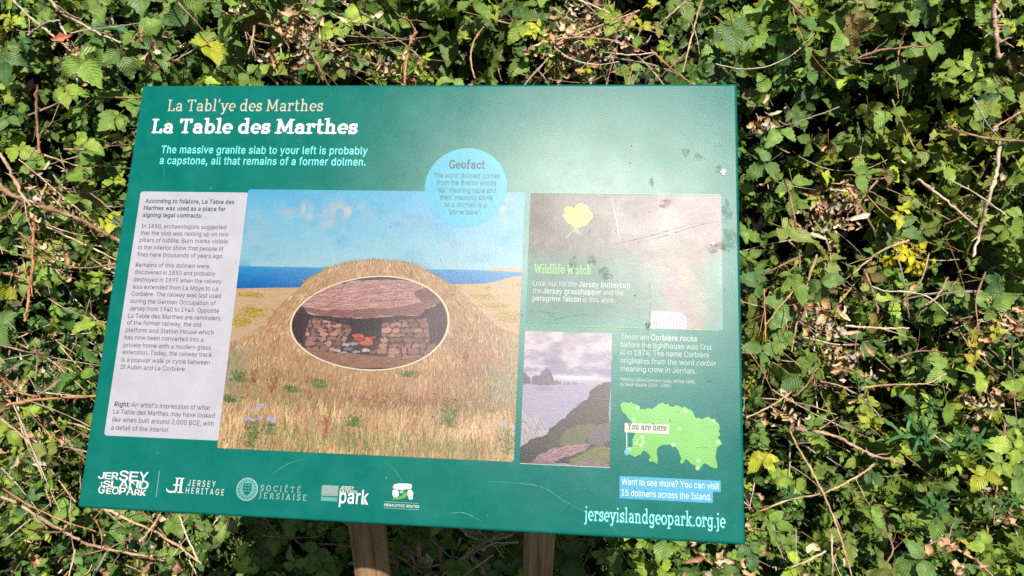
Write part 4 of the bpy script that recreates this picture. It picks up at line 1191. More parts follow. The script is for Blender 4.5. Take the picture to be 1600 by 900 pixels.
def paint_wildlife():
    C = Canvas(583.2, 161, 836.5, 341.8, 2.6)
    H_, W_ = C.h, C.w; r = np.random.default_rng(19); P = C.P
    green = (40, 96, 80)
    n = vnoise(H_, W_, (60, 50), 2); n2 = vnoise(H_, W_, 16, 3); n3 = vnoise(H_, W_, (14, 8), 8)
    full = np.ones((H_, W_), bool)
    C.fill(full, green)
    # buttercup and grasshopper strip
    xs = C.xx / W_; ys = C.yy / H_
    top = np.clip((0.60 - ys) * 9, 0, 1) * np.clip((ys + .0) * 80, 0, 1)
    C.fill(full, (96, 84, 72), top)
    right = np.clip((xs - .42) * 4, 0, 1) * top
    C.fill(full, (150, 118, 104), right * .85)
    C.fill(full, (150, 124, 150), np.clip(right * np.clip(1 - ys * 3.2, 0, 1), 0, .6))
    C.fill(full, (140, 128, 110), np.clip((n2 - .5) * 3, 0, .7) * top)
    C.fill(full, (64, 60, 44), np.clip((.46 - n) * 4, 0, .7) * top * np.clip(1.2 - xs, 0, 1))
    C.fill(full, (120, 112, 150), np.clip((n3 - .55) * 5, 0, .6) * np.clip(1 - ys * 7, 0, 1) * np.clip(1 - xs * 2, 0, 1))
    k = 500
    C.strokes(r.random(k) * W_ * .5, r.random(k) * H_ * .55, r.uniform(5, 34, k), r.random(k) * 6.28, r.choice([[120, 116, 96], [80, 74, 60], [150, 140, 124]], k), 1, 1.0, amt=.45)
    # falcon picture, fading in from the green at its left and foot
    fx = np.clip((xs - .40) * 4, 0, 1) * np.clip((ys - .42) * 6, 0, 1) * np.clip((1.0 - xs) * 9 + .3, 0, 1)
    fd = np.clip((xs + (1 - ys) * .45 - .66) * 6, 0, 1)
    C.fill(full, (186, 164, 128), fx * np.clip(.35 + n * .7, 0, .95) * fd)
    C.fill(full, (110, 124, 88), np.clip((.5 - n) * 3, 0, .7) * fx)
    # buttercup
    A = lambda x, y: (620 + x * .35, 120 + y * .35)
    def poly(L, c, w=1.5, sd=0, amt=1.0): m = C.mask(C.pts([A(*p) for p in L]), w, sd); C.fill(m, c, amt); return m
    poly([(790, 670), (806, 670), (812, 690), (850, 716), (846, 724), (800, 700), (786, 690), (756, 724), (750, 716), (778, 690)], (150, 170, 140))
    for L_, c in (([(738, 612), (752, 612), (748, 588), (760, 574), (782, 580), (800, 600), (806, 660), (780, 668), (756, 644)], (220, 204, 10)),
                  ([(790, 590), (800, 574), (830, 566), (850, 574), (862, 600), (876, 616), (862, 640), (840, 664), (804, 672)], (236, 222, 14)),
                  ([(770, 640), (800, 612), (838, 640), (830, 668), (796, 676), (772, 664)], (200, 184, 6))):
        m = poly(L_, c, 1.5, 3)
        ys_, xs_ = np.nonzero(m); q = r.integers(0, len(ys_), 70)
        C.strokes(xs_[q].astype(float), ys_[q].astype(float), r.uniform(4, 14, 70), r.normal(-1.57, .4, 70), r.choice([[232, 222, 80], [170, 158, 24]], 70), 1, .3, mask=m, amt=.5)
    for (x, y, rx, ry) in [(660, 636, 24, 10), (690, 690, 30, 16), (830, 720, 24, 12), (640, 560, 26, 10)]:
        q = C.P(*A(x, y)); C.blob(q[0], q[1], rx * 1.3, ry * 1.3, (66, 56, 44), .8)
    # white stem and grasshopper legs
    for (xa, ya, xb, yb, c) in [(1000, 740, 960, 540, (214, 204, 200)), (985, 735, 985, 560, (190, 180, 176)), (1000, 726, 1220, 680, (70, 60, 60)), (1000, 740, 1240, 700, (110, 96, 90)), (1220, 655, 1400, 650, (100, 84, 80)), (1220, 650, 1390, 560, (196, 176, 176)), (1000, 700, 1230, 640, (150, 130, 120))]:
        qa = C.P(*A(xa, ya)); qb = C.P(*A(xb, yb))
        C.strokes(np.array([qa[0]] * 3) + np.arange(3) * .5, np.array([qa[1]] * 3) + np.arange(3) * .6, np.array([math.hypot(qb[0] - qa[0], qb[1] - qa[1])] * 3), np.array([math.atan2(qb[1] - qa[1], qb[0] - qa[0])] * 3), [c] * 3, 1, .06)
    # falcon and its post
    B = lambda x, y: (800 + x * .3668, 400 + y * .3667)
    post = C.mask(C.pts([B(*p) for p in [(592, 236), (600, 232), (690, 238), (738, 236), (742, 312), (588, 308)]]))
    C.fill(post, (196, 186, 204))
    for x in range(596, 740, 7):
        q = C.pts([B(x, 240), B(x, 306)])
        C.strokes(np.array([q[0][0]]), np.array([q[0][1]]), np.array([q[1][1] - q[0][1]]), np.array([1.57]), [(140, 128, 160) if x % 2 else (222, 212, 226)], 2, .05, amt=.7)
    bird = C.mask(C.pts([B(*p) for p in [(676, 58), (690, 50), (704, 56), (708, 80), (724, 104), (744, 150), (756, 196), (764, 250), (776, 278), (752, 282), (730, 250), (706, 236), (680, 230), (660, 196), (640, 160), (636, 120), (652, 92), (672, 84)]]), 1.2, 4)
    C.fill(bird, (150, 118, 116), .9)
    ys_, xs_ = np.nonzero(bird); q = r.integers(0, len(ys_), 300)
    C.strokes(xs_[q].astype(float), ys_[q].astype(float), r.uniform(4, 14, 300), r.normal(1.1, .3, 300), r.choice([[184, 150, 144], [116, 88, 92], [206, 184, 178]], 300), 1, .3, mask=bird, amt=.6)
    ft = C.mask(C.pts([B(*p) for p in [(660, 232), (684, 222), (698, 228), (694, 238)]])); C.fill(ft, (210, 150, 60))
    C.a *= 0.74 * (0.9 + 0.2 * vnoise(H_, W_, 2.2, 15, 2))[..., None]
    ragged = (n2 - .5) * .16
    mean_ = C.a.mean((0, 1), keepdims=True)
    C.a[:] = np.clip(mean_ + (C.a - mean_) * 1.5, 0.02, 1)
    seen = np.clip((0.56 - ys + ragged) * 7, 0, 1)                                   # the strip above fades out downwards
    seen = np.maximum(seen, np.clip((xs + (1 - ys) * .3 - .62 + ragged) * 5, 0, 1) * np.clip((1.0 - xs + ragged * .3) * 9, 0, 1))
    seen[post | bird] = 1
    edge = np.clip(np.maximum(np.maximum((xs - .55) * 3, (ys - .84) * 7), (.04 - xs) * 25), 0, 1)[..., None]     # runs out into the plain board
    ground_ = (np.array([4, 106, 92]) * (1 - edge) + np.array([3, 140, 126]) * edge).astype(np.float32) / 255
    C.a += (ground_ - C.a) * (1 - seen)[..., None]
    return C, C.image('wildlife_photo')


C, im = paint_wildlife()
flat('wildlife_photo', [[(583.2, 161), (836.5, 161), (836.5, 341.8), (583.2, 341.8)]], picture_material('wildlife_photo', im), 1,
     'faded photos of a yellow buttercup and a falcon on a post', uvbox=(C.x0, C.y0, C.x1, C.y1))


# stains, scratches, droppings on the board -----------------------------------
def blot(px, py, rx, ry, mat, seed, layer=5, name='stain'):
    cx, cy = board_from_photo(px, py)
    r = random.Random(seed)
    ph = [r.uniform(0, 6.28) for _ in range(5)]
    pts = []
    for k in range(44):
        a = 2 * math.pi * k / 44
        f = 1 + sum(0.18 / (j + 1) ** .5 * math.sin((j + 2) * a + ph[j]) for j in range(5)) + r.uniform(-.12, .12)
        pts.append((cx + rx * f * math.cos(a), cy + ry * f * math.sin(a)))
    flat(name, [pts], mat, layer)


for i, (x, y, rx, ry, m_) in enumerate([(896, 413, 6, 9, M_STAIN), (925, 406, 5, 7, M_STAIN), (945, 428, 9, 8, M_STAIN), (1072, 238, 4, 7, M_STAIN), (1090, 246, 5, 6, M_STAIN), (1123, 264, 4, 6, M_STAIN),
                                       (1018, 285, 4, 5, M_STAIN), (1140, 375, 9, 18, M_STAIN), (1136, 330, 5, 16, M_STAIN), (1118, 386, 11, 7, M_BROWNSTAIN), (1040, 318, 8, 6, M_BROWNSTAIN), (1012, 508, 3, 5, M_DARKSCR),
                                       (1108, 596, 3, 2, M_STAIN)]):
    blot(x, y, rx, ry, m_, i)
for i in range(70):
    x = random.uniform(215, 1140); y = random.uniform(150, 800)
    if x < 170 + (800 - y) * .1: continue
    s_ = random.uniform(0.5, 1.3)
    blot(x, y, s_, s_ * random.uniform(.6, 1.5), random.choice([M_DARKSCR, M_DARKSCR, M_SCRATCH]), 100 + i, 5 + i % 3, 'dirt_speck')
blot(1130, 269, 3.2, 3.4, M_WHITE, 501, 6, 'bird_dropping'); blot(1114, 380, 2.6, 1.8, M_WHITE, 502, 7, 'bird_dropping')


def scratch(pts, w, mat, layer=6):
    q = np.array(pts, float)
    P_ = []
    for i in range(len(q) - 1):
        p0, p1, p2, p3 = q[max(0, i - 1)], q[i], q[i + 1], q[min(len(q) - 1, i + 2)]
        for t in np.linspace(0, 1, 7)[:-1]:
            P_.append(0.5 * ((2 * p1) + (-p0 + p2) * t + (2 * p0 - 5 * p1 + 4 * p2 - p3) * t * t + (-p0 + 3 * p1 - 3 * p2 + p3) * t ** 3))
    P_.append(q[-1])
    flat('scratch', [ribbon([board_from_photo(*p) for p in P_], w, True)], mat, layer)


scratch([(760, 752), (810, 755), (850, 762), (880, 782), (915, 800)], 0.9, M_SCRATCH)
scratch([(700, 803), (725, 801), (752, 814)], 1.0, M_SCRATCH)
scratch([(930, 800), (950, 815), (966, 834)], 0.7, M_SCRATCH)
scratch([(425, 742), (450, 725), (480, 716)], 0.6, M_SCRATCH)
scratch([(600, 720), (618, 735), (630, 755)], 0.6, M_SCRATCH)
scratch([(256, 262), (257, 270), (257, 277)], 0.6, M_SCRATCH)
scratch([(950, 384), (1010, 370), (1060, 356), (1085, 350)], 0.5, M_DARKSCR)
scratch([(980, 384), (1040, 368), (1100, 350), (1140, 346)], 0.5, M_DARKSCR)
scratch([(1014, 440), (1016, 480), (1010, 540), (1000, 600)], 0.6, M_DARKSCR)
scratch([(822, 488), (840, 486), (870, 490)], 0.5, M_DARKSCR)
scratch([(850, 506), (880, 496), (925, 490)], 0.5, M_DARKSCR)
scratch([(975, 540), (960, 560), (955, 580)], 0.5, M_DARKSCR)
scratch([(688, 400), (690, 410), (692, 418)], 0.5, M_DARKSCR)

for i in range(16):
    x, y, an, le = random.uniform(640, 1130), random.uniform(160, 820), random.uniform(-.6, .9), random.uniform(15, 60)
    scratch([(x, y), (x + le * .5 * math.cos(an), y + le * .5 * math.sin(an)), (x + le * math.cos(an + .15), y + le * math.sin(an + .15))], .35, M_SCRATCH if i % 2 else M_DARKSCR, 5.2 + i * .07)

# posts, battens, bolts ---------------------------------------------------------
def local(p): return Vector(p) - Vector(sign.location)


def board_back_z(x, y):
    """Height of the board's back over (x, y)."""
    n = np.array([PW[0][2], PW[1][2], PW[2][2]])
    o = np.array([0, 0, 1.05]) - n * (BT + 0.03)
    return o[2] - (n[0] * (x - o[0]) + n[1] * (y - o[1])) / n[2]


def post(x, y, r, square=False, ang=0.0):
    V, F = [], []
    N = 28
    zs = [-0.3, 0.0, 0.15, 0.3, 0.45, 0.55, 0.65, 0.72, None]
    for j, z in enumerate(zs):
        for i in range(N):
            a = 2 * math.pi * i / N
            if square:
                c, s_ = math.cos(a), math.sin(a)
                k = 1 / (abs(c) ** 7 + abs(s_) ** 7) ** (1 / 7)
                rr = r * k
            else: rr = r * (1 + 0.018 * math.sin(3 * a + 1.0) + 0.01 * math.sin(2 * a + j * .9) + (0 if j % 2 else .008))
            px_, py_ = x + rr * math.cos(a + ang), y + rr * math.sin(a + ang)
            V.append(local((px_, py_, board_back_z(px_, py_) if z is None else z)))
    for j in range(len(zs) - 1):
        for i in range(N):
            F.append((j * N + i, j * N + (i + 1) % N, (j + 1) * N + (i + 1) % N, (j + 1) * N + i))
    F.append(tuple((len(zs) - 1) * N + i for i in range(N)))
    me = pydata('post', V, F)
    for p_ in me.polygons: p_.use_smooth = len(p_.vertices) == 4
    return link('post', me, M_WOOD, sign)


post(-0.095, -0.015, 0.030)
post(0.185, -0.012, 0.0250)


def board_box(name, x0, x1, y0, y1, z0, z1, mat):
    bm = bmesh.new()
    bmesh.ops.create_cube(bm, size=1)
    bmesh.ops.scale(bm, vec=(x1 - x0, y1 - y0, z1 - z0), verts=bm.verts)
    bmesh.ops.translate(bm, vec=((x0 + x1) / 2, (y0 + y1) / 2, (z0 + z1) / 2), verts=bm.verts)
    bmesh.ops.bevel(bm, geom=list(bm.edges), offset=0.002, segments=2, profile=0.5, affect='EDGES')
    me = bpy.data.meshes.new(name); bm.to_mesh(me); bm.free()
    o = link(name, me, mat, sign)
    o.matrix_local = Matrix.Translation(-Vector(sign.location)) @ pm
    return o


for y in (-0.13, 0.13): board_box('batten', -0.33, 0.37, y - .03, y + .03, -BT - 0.029, -BT - 0.001, M_WOOD)

# ------------------------------------------------------------------ brambles
def leaflet(seed, sz=1.0, wmul=1.0, n=10):
    """A toothed, pleated leaflet along +y from the origin, length 1, face up +z. Returns V (n,3), Q, UV."""
    r = random.Random(seed)
    V, UV = [], []
    fold = r.uniform(0.10, 0.42); droop = r.uniform(0.05, 0.5); twist = r.uniform(-.3, .3); side = r.uniform(-.06, .06)
    wv = r.uniform(0.03, 0.09); ph = r.uniform(0, 6)
    for i in range(n + 1):
        t = i / n
        w = 0.40 * wmul * (math.sin(math.pi * min(1, t ** 0.68)) ** 0.8) * (1 - 0.25 * t) + 0.012
        if i == n: w = 0.012
        tooth = 1.0 if i % 2 else 0.86
        y = t - droop * 0.12 * t * t
        z = -droop * 0.5 * t * t + 0.0
        cx = side * math.sin(math.pi * t)
        V.append((cx, y, z)); UV.append((t, 0))
        for sgn in (-1, 1):
            ww = w * tooth * (1 + r.uniform(-.05, .05))
            tw = twist * t * sgn
            zz = z + fold * ww + wv * math.sin(ph + 7 * t * (1 if sgn > 0 else 1.3)) + (0.018 if i % 2 else -0.012) + tw * ww
            V.append((cx + sgn * ww, y + (0.035 if i % 2 else -0.01) - 0.04 * (1 - t), zz)); UV.append((t, sgn))
    Q = []
    for i in range(n):
        a, b = 3 * i, 3 * (i + 1)
        Q.append((a, b, b + 1, a + 1)); Q.append((b, a, a + 2, b + 2))
    return np.array(V) * sz, np.array(Q), np.array(UV, float)


def stalk(p0, p1, r0, r1):
    """three-sided stalk"""
    p0, p1 = np.array(p0, float), np.array(p1, float)
    d = p1 - p0; d /= np.linalg.norm(d)
    u = np.cross(d, [0, 0, 1.0]);
    if np.linalg.norm(u) < .1: u = np.cross(d, [1.0, 0, 0])
    u /= np.linalg.norm(u); v = np.cross(d, u)
    V = [p + (u * math.cos(a) + v * math.sin(a)) * rr for p, rr in ((p0, r0), (p1, r1)) for a in (0, 2.09, 4.19)]
    Q = [(0, 1, 4, 3), (1, 2, 5, 4), (2, 0, 3, 5)]
    return np.array(V), np.array(Q), np.full((6, 2), 0.02)


def rotz(a): c, s = math.cos(a), math.sin(a); return np.array([[c, -s, 0], [s, c, 0], [0, 0, 1]])
def rotx(a): c, s = math.cos(a), math.sin(a); return np.array([[1, 0, 0], [0, c, -s], [0, s, c]])
def roty(a): c, s = math.cos(a), math.sin(a); return np.array([[c, 0, s], [0, 1, 0], [-s, 0, c]])


def join(parts):
    V, Q, U, C_ = [], [], [], []
    o = 0
    for v, q, u, c in parts:
        V.append(v); Q.append(q + o); U.append(u); C_.append(np.tile(np.array(c, float), (len(v), 1))); o += len(v)
    return np.concatenate(V), np.concatenate(Q), np.concatenate(U), np.concatenate(C_)


def compound(seed, n=3, narrow=1.0, cuts=10):
    """A bramble leaf: three or five leaflets on a stalk. The stalk starts at the origin; the leaf spans about 1."""
    r = random.Random(seed)
    parts = []
    st = (0.85, 0.6, 0.5)
    hub = (0, 0.34, 0.04)
    parts.append((*stalk((0, 0, 0), hub, 0.016, 0.012), st))
    angs = {1: [0], 3: [0, 1.25, -1.2], 5: [0, .95, -.95, 2.0, -1.95]}[n]
    for i, a in enumerate(angs):
        sz = (0.62 if i == 0 else 0.52 if i < 3 else .36) * r.uniform(.88, 1.08)
        v, q, u = leaflet(seed * 10 + i, sz, (1.0 if i == 0 else .92) * narrow, cuts)
        gap = 0.16 if i == 0 else 0.03
        v[:, 1] += gap
        v = v @ rotx(r.uniform(-.5, .3)).T @ roty(r.uniform(-.5, .5)).T @ rotz(a + r.uniform(-.15, .15)).T + np.array(hub)
        parts.append((v, q, u, (r.uniform(.9, 1.1),) * 3))
        if i == 0: parts.append((*stalk(hub, (0, hub[1] + gap + .02, hub[2]), 0.011, 0.009), st))
    return join(parts)


TRI = [compound(s, 3 if s % 4 else 5) for s in range(1, 13)]
SINGLE = [compound(s, 1) for s in range(31, 35)]
# small soft-leaved ground plants
SMALL = [compound(s, 3, .85, 6) for s in range(51, 57)] + [compound(s, 5, .8, 5) for s in range(57, 60)]
INNER = [compound(s, 3 if s % 3 else 5, 1.0, 5) for s in range(71, 77)]


def lanceolate(seed):
    """a whorl of six narrow leaves"""
    r = random.Random(seed); parts = []
    k = 6
    for i in range(k):
        v, q, u = leaflet(seed * 7 + i, 0.95, .30)
        v = v @ rotx(r.uniform(-.1, .35)).T @ rotz(i * 2 * math.pi / k + r.uniform(-.15, .15)).T
        parts.append((v, q, u, (r.uniform(.85, 1.1),) * 3))
    return join(parts)


def frames(normals, heads):
    """rotation matrices with z = normal and y ~ head direction"""
    z = normals / np.linalg.norm(normals, axis=1, keepdims=True)
    y = heads - z * np.sum(heads * z, 1, keepdims=True)
    y /= np.linalg.norm(y, axis=1, keepdims=True) + 1e-9
    x = np.cross(y, z)
    return np.stack([x, y, z], 2)


LEAF_COLS = np.array([(0.125, 0.205, 0.052), (0.15, 0.235, 0.058), (0.095, 0.165, 0.058), (0.22, 0.30, 0.060), (0.26, 0.35, 0.055), (0.17, 0.20, 0.065),
                      (0.34, 0.36, 0.05), (0.19, 0.14, 0.07), (0.06, 0.12, 0.05)]) * np.array([1.02, 1.02, 0.72])
LEAF_P = np.array([.23, .22, .15, .14, .07, .08, .02, .02, .07])


def hedge_relief(a, b):
    f = np.vectorize(lump)
    return 0.09 * f(a * 1.3, b * 1.3) + 0.065 * f(a * 3.1 + 4, b * 3.3 + 1) + 0.20 * np.clip((-b - 0.18) * 2.2, 0, 1)   # fuller towards its foot


# hollows in the hedge where the photo looks into the dark: (photo x, y, radius in m)
HOLES = [(1060, 85, .085), (1010, 120, .05), (1380, 60, .05), (1290, 135, .05), (1500, 40, .05), (1470, 180, .06), (1560, 250, .09), (1460, 270, .06), (1500, 350, .085), (1570, 400, .06), (1450, 420, .06), (1320, 450, .05),
         (1240, 250, .05), (1350, 310, .05), (1500, 530, .06), (1300, 520, .05), (1290, 640, .05), (1270, 700, .06), (1370, 690, .05), (1460, 755, .06), (1570, 560, .06), (200, 60, .04), (75, 110, .06), (140, 100, .05), (180, 300, .05), (70, 200, .06), (250, 30, .04),
         (470, 60, .05), (560, 90, .04), (600, 20, .05), (700, 60, .07), (760, 70, .05), (830, 110, .06), (1180, 200, .05), (1200, 400, .05), (20, 60, .05), (100, 440, .05), (20, 380, .05), (160, 470, .05), (90, 560, .05), (200, 830, .05), (1230, 560, .04), (1400, 850, .04), (90, 870, .04),
         (350, 20, .03), (920, 20, .04), (1110, 30, .05), (1590, 100, .06), (1430, 120, .05), (1350, 200, .05), (1590, 500, .05), (1410, 570, .05), (1530, 640, .06)]
HP = np.array([(*from_photo(x, y)[:2], r_) for x, y, r_ in HOLES])


def hollow(a, b):
    d = np.zeros(len(a))
    for hx_, hy_, hr_ in HP:
        q = ((a - hx_) ** 2 + (b - hy_) ** 2) / (hr_ ** 2)
        d = np.maximum(d, np.exp(-q ** 2 * 0.7))
    nz = np.vectorize(lambda x, y: math.sin(23 * x + 3 * math.sin(9 * y)) * math.sin(21 * y + 3 * math.sin(11 * x + 2)) + .5 * math.sin(41 * x - 33 * y))(a, b)
    return np.maximum(d, np.clip((nz - .12) * 3, 0, 1))


def scatter(n, amin, amax, bmin, bmax, rg):
    a = rg.uniform(amin, amax, n); b = rg.uniform(bmin, bmax, n)
    return a, b


def batch(kinds, pos, R, size, col, names=None):
    """Place many copies of template leaves into one mesh."""
    Vs, Qs, Us, Cs = [], [], [], []
    o = 0
    which = rng.integers(0, len(kinds), len(pos))
    for k, (v, q, u, c) in enumerate(kinds):
        idx = np.nonzero(which == k)[0]
        if not len(idx): continue
        X = np.einsum('nij,mj->nmi', R[idx], v) * size[idx][:, None, None] + pos[idx][:, None, :]
        m = len(idx)
        Vs.append(X.reshape(-1, 3))
        Qs.append((q[None] + (np.arange(m) * len(v))[:, None, None]).reshape(-1, 4) + o)
        Us.append(np.tile(u, (m, 1)))
        Cs.append((c[None] * col[idx][:, None, :]).reshape(-1, 3))
        o += m * len(v)
    return np.concatenate(Vs), np.concatenate(Qs), np.concatenate(Us), np.concatenate(Cs)


hedge_base = hedge_point(0, -0.8, -0.3); hedge_base[2] = 0
thicket = empty('bramble_thicket', hedge_base)
tag(thicket, 'tangled green bramble thicket with thorny canes filling the bank behind the board', 'brambles')
TO = np.array(thicket.location)

# --- leaf masses
AMIN, AMAX, BMIN, BMAX = -2.05, 1.95, -1.15, 1.45


def patch(a, b):
    """slow changes along the bank: in leaf size, and from dark fresh growth to sun-yellowed growth"""
    return (np.sin(5.1 * a + 2 * np.sin(3.7 * b)) * np.cos(4.3 * b - 1.1 * a), np.sin(4.2 * a - 1.3 + 1.7 * np.sin(4.9 * b)) * np.sin(5.3 * b + 2.2))


def leaf_cloud(n, rg, dlo, dhi, slo, shi):
    a, b = scatter(n, AMIN, AMAX, BMIN, BMAX, rg)
    hole = hollow(a, b)
    depth = dlo + (dhi - dlo) * rg.random(n) ** 1.2
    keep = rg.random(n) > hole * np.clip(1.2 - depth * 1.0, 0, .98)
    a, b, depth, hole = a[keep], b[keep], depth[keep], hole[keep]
    n = len(a)
    pos = HO + HX * a[:, None] + HY * b[:, None] + HN * (hedge_relief(a, b) - depth)[:, None]
    under = pos[:, 2] < 0.05                       # what would lie below ground covers the ground instead
    pos[under, 2] = 0.02 + rg.random(under.sum()) * 0.10
    n = len(a)
    nrm = np.array([0.08, -0.62, 0.74]) + rg.normal(0, .66, (n, 3))
    head = np.array([0, -0.35, -0.75]) + rg.normal(0, .75, (n, 3))
    low = np.clip((-b - 0.25) * 2.2, 0, 1)          # smaller leaves low down
    size = rg.uniform(slo, shi, n) * (1 - .28 * low * rg.random(n))
    pa, pb = patch(a, b)
    size = size * (1 + .32 * pa)
    ci = rg.choice(len(LEAF_COLS), n, p=LEAF_P / LEAF_P.sum())
    col = LEAF_COLS[ci] * rg.uniform(.75, 1.25, (n, 1)) * (1 + pb[:, None] * np.array([.34, .14, -.1]))
    return a, b, depth, pos, frames(nrm, head), size, col


rg = np.random.default_rng(101)
a, b, depth, pos, R, size, col = leaf_cloud(12500, rg, -0.01, 0.74, 0.048, 0.092)
nr = depth < 0.26
V, Q, U, C_ = batch(TRI + SINGLE, pos[nr], R[nr], size[nr], col[nr])
V2, Q2, U2, C2 = batch(INNER, pos[~nr], R[~nr], size[~nr], col[~nr])
V, Q, U, C_ = np.concatenate([V, V2]), np.concatenate([Q, Q2 + len(V)]), np.concatenate([U, U2]), np.concatenate([C_, C2])
o = link('leaf_mass', quads_mesh('leaf_mass', V - TO, Q, C_, U), M_LEAF, thicket)
tag(o, kind='stuff')
# inner foliage close to the bank, its colour halved to paint in gap shade
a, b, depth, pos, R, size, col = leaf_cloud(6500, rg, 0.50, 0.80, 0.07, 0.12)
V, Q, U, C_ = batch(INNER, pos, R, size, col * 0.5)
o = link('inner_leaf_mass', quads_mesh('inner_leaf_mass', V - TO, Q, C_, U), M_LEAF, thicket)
tag(o, kind='stuff')
# small undergrowth leaves, mostly low
n = 14000
a, b, depth, pos, R, size, col = leaf_cloud(n, rg, 0.0, 0.40, 0.026, 0.052)
keep = rg.random(len(a)) < np.clip(0.42 - b * 1.1, 0.16, 1)
V, Q, U, C_ = batch(SMALL, pos[keep], R[keep], size[keep], col[keep] * np.array([.95, 1.02, .9]))
o = link('small_leaf_mass', quads_mesh('small_leaf_mass', V - TO, Q, C_, U), M_LEAF, thicket)
tag(o, kind='stuff')

# --- 300 leaves nearest the viewer, each its own part
white = np.ones(3)
tri_me = []
for v, q, u, c in TRI:
    tri_me.append(quads_mesh('leaf', v, q, c, u)); tri_me[-1].materials.append(M_LEAF)


def place_leaf(p, nrm, head, s, colr, k):
    R_ = frames(np.array([nrm], float), np.array([head], float))[0]
    o = link('leaf', tri_me[k % len(tri_me)], None, thicket)
    m = Matrix.Identity(4)
    for i in range(3):
        for j in range(3): m[i][j] = R_[i][j] * s
        m[i][3] = p[i] - TO[i]
    o.matrix_local = m
    o.color = (*colr, 1)
    return o


rl = np.random.default_rng(55)
cnt = 0; spots = []
tries = 0
while cnt < 262 and tries < 9000:
    tries += 1
    px_, py_ = rl.uniform(-30, 1630), rl.uniform(-30, 930)
    if 150 + (790 - py_) * .12 < px_ < 1165 and 125 < py_ < 800 + (px_ - 120) * .05 - 10: continue
    a_, b_, p = from_photo(px_, py_, 0)
    if hollow(np.array([a_]), np.array([b_]))[0] > .35: continue
    if any((px_ - q[0]) ** 2 + (py_ - q[1]) ** 2 < 36 ** 2 for q in spots): continue
    spots.append((px_, py_))
    p = p + HN * (float(hedge_relief(a_, b_)) + rl.uniform(-.02, .05))
    nrm = np.array([0.08, -0.66, 0.74]) + rl.normal(0, .45, 3)
    head = np.array([0, -0.3, -0.8]) + rl.normal(0, .7, 3)
    low = min(1, max(0, (py_ - 560) / 300)) if px_ < 1200 else .3
    s = rl.uniform(.060, .108) * (1 - .3 * low)
    c_ = LEAF_COLS[rl.choice(len(LEAF_COLS), p=LEAF_P / LEAF_P.sum())] * rl.uniform(.85, 1.25)
    place_leaf(p - frames(np.array([nrm]), np.array([head]))[0][:, 1] * s * .5, nrm, head, s, c_, int(rl.integers(0, 12)))
    cnt += 1
# sunlit yellow sprigs that the photo shows
YEL = [(1436, 384, 6, (0.50, 0.43, 0.02)), (1440, 405, 4, (0.46, 0.40, 0.02)), (1462, 412, 2, (0.6, 0.5, 0.03)), (1415, 340, 2, (0.45, 0.45, 0.04)), (1525, 520, 3, (0.42, 0.40, 0.05)), (1510, 560, 2, (0.5, 0.42, 0.04)),
       (1590, 65, 3, (0.45, 0.48, 0.05)), (840, 60, 3, (0.42, 0.44, 0.04)), (1000, 35, 3, (0.40, 0.42, 0.05)), (928, 95, 2, (0.46, 0.42, 0.04)), (1170, 38, 2, (0.4, 0.45, 0.05)), (30, 45, 3, (0.38, 0.42, 0.05)), (660, 95, 2, (0.35, 0.44, 0.05)), (1345, 650, 2, (0.36, 0.40, 0.05))]
for x, y, k, c_ in YEL:
    for i in range(k):
        px_, py_ = x + rl.normal(0, 9), y + rl.normal(0, 9)
        a_, b_, p = from_photo(px_, py_, 0)
        p = p + HN * (float(hedge_relief(a_, b_)) + rl.uniform(.02, .06))
        nrm = np.array([0.05, -0.7, 0.66]) + rl.normal(0, .35, 3); head = rl.normal(0, 1, 3)
        o = place_leaf(p, nrm, head, rl.uniform(.032, .048), np.array(c_) * rl.uniform(.8, 1.1), int(rl.integers(0, 12)))
        if k >= 3: o['label'] = 'yellowing bramble leaf in full sun'


# --- canes ----------------------------------------------------------------------
def smooth_path(q, step=6):
    q = np.array(q, float); P_ = []
    for i in range(len(q) - 1):
        p0, p1, p2, p3 = q[max(0, i - 1)], q[i], q[i + 1], q[min(len(q) - 1, i + 2)]
        for t in np.linspace(0, 1, step + 1)[:-1]:
            P_.append(0.5 * ((2 * p1) + (-p0 + p2) * t + (2 * p0 - 5 * p1 + 4 * p2 - p3) * t * t + (-p0 + 3 * p1 - 3 * p2 + p3) * t ** 3))
    P_.append(q[-1])
    return np.array(P_)


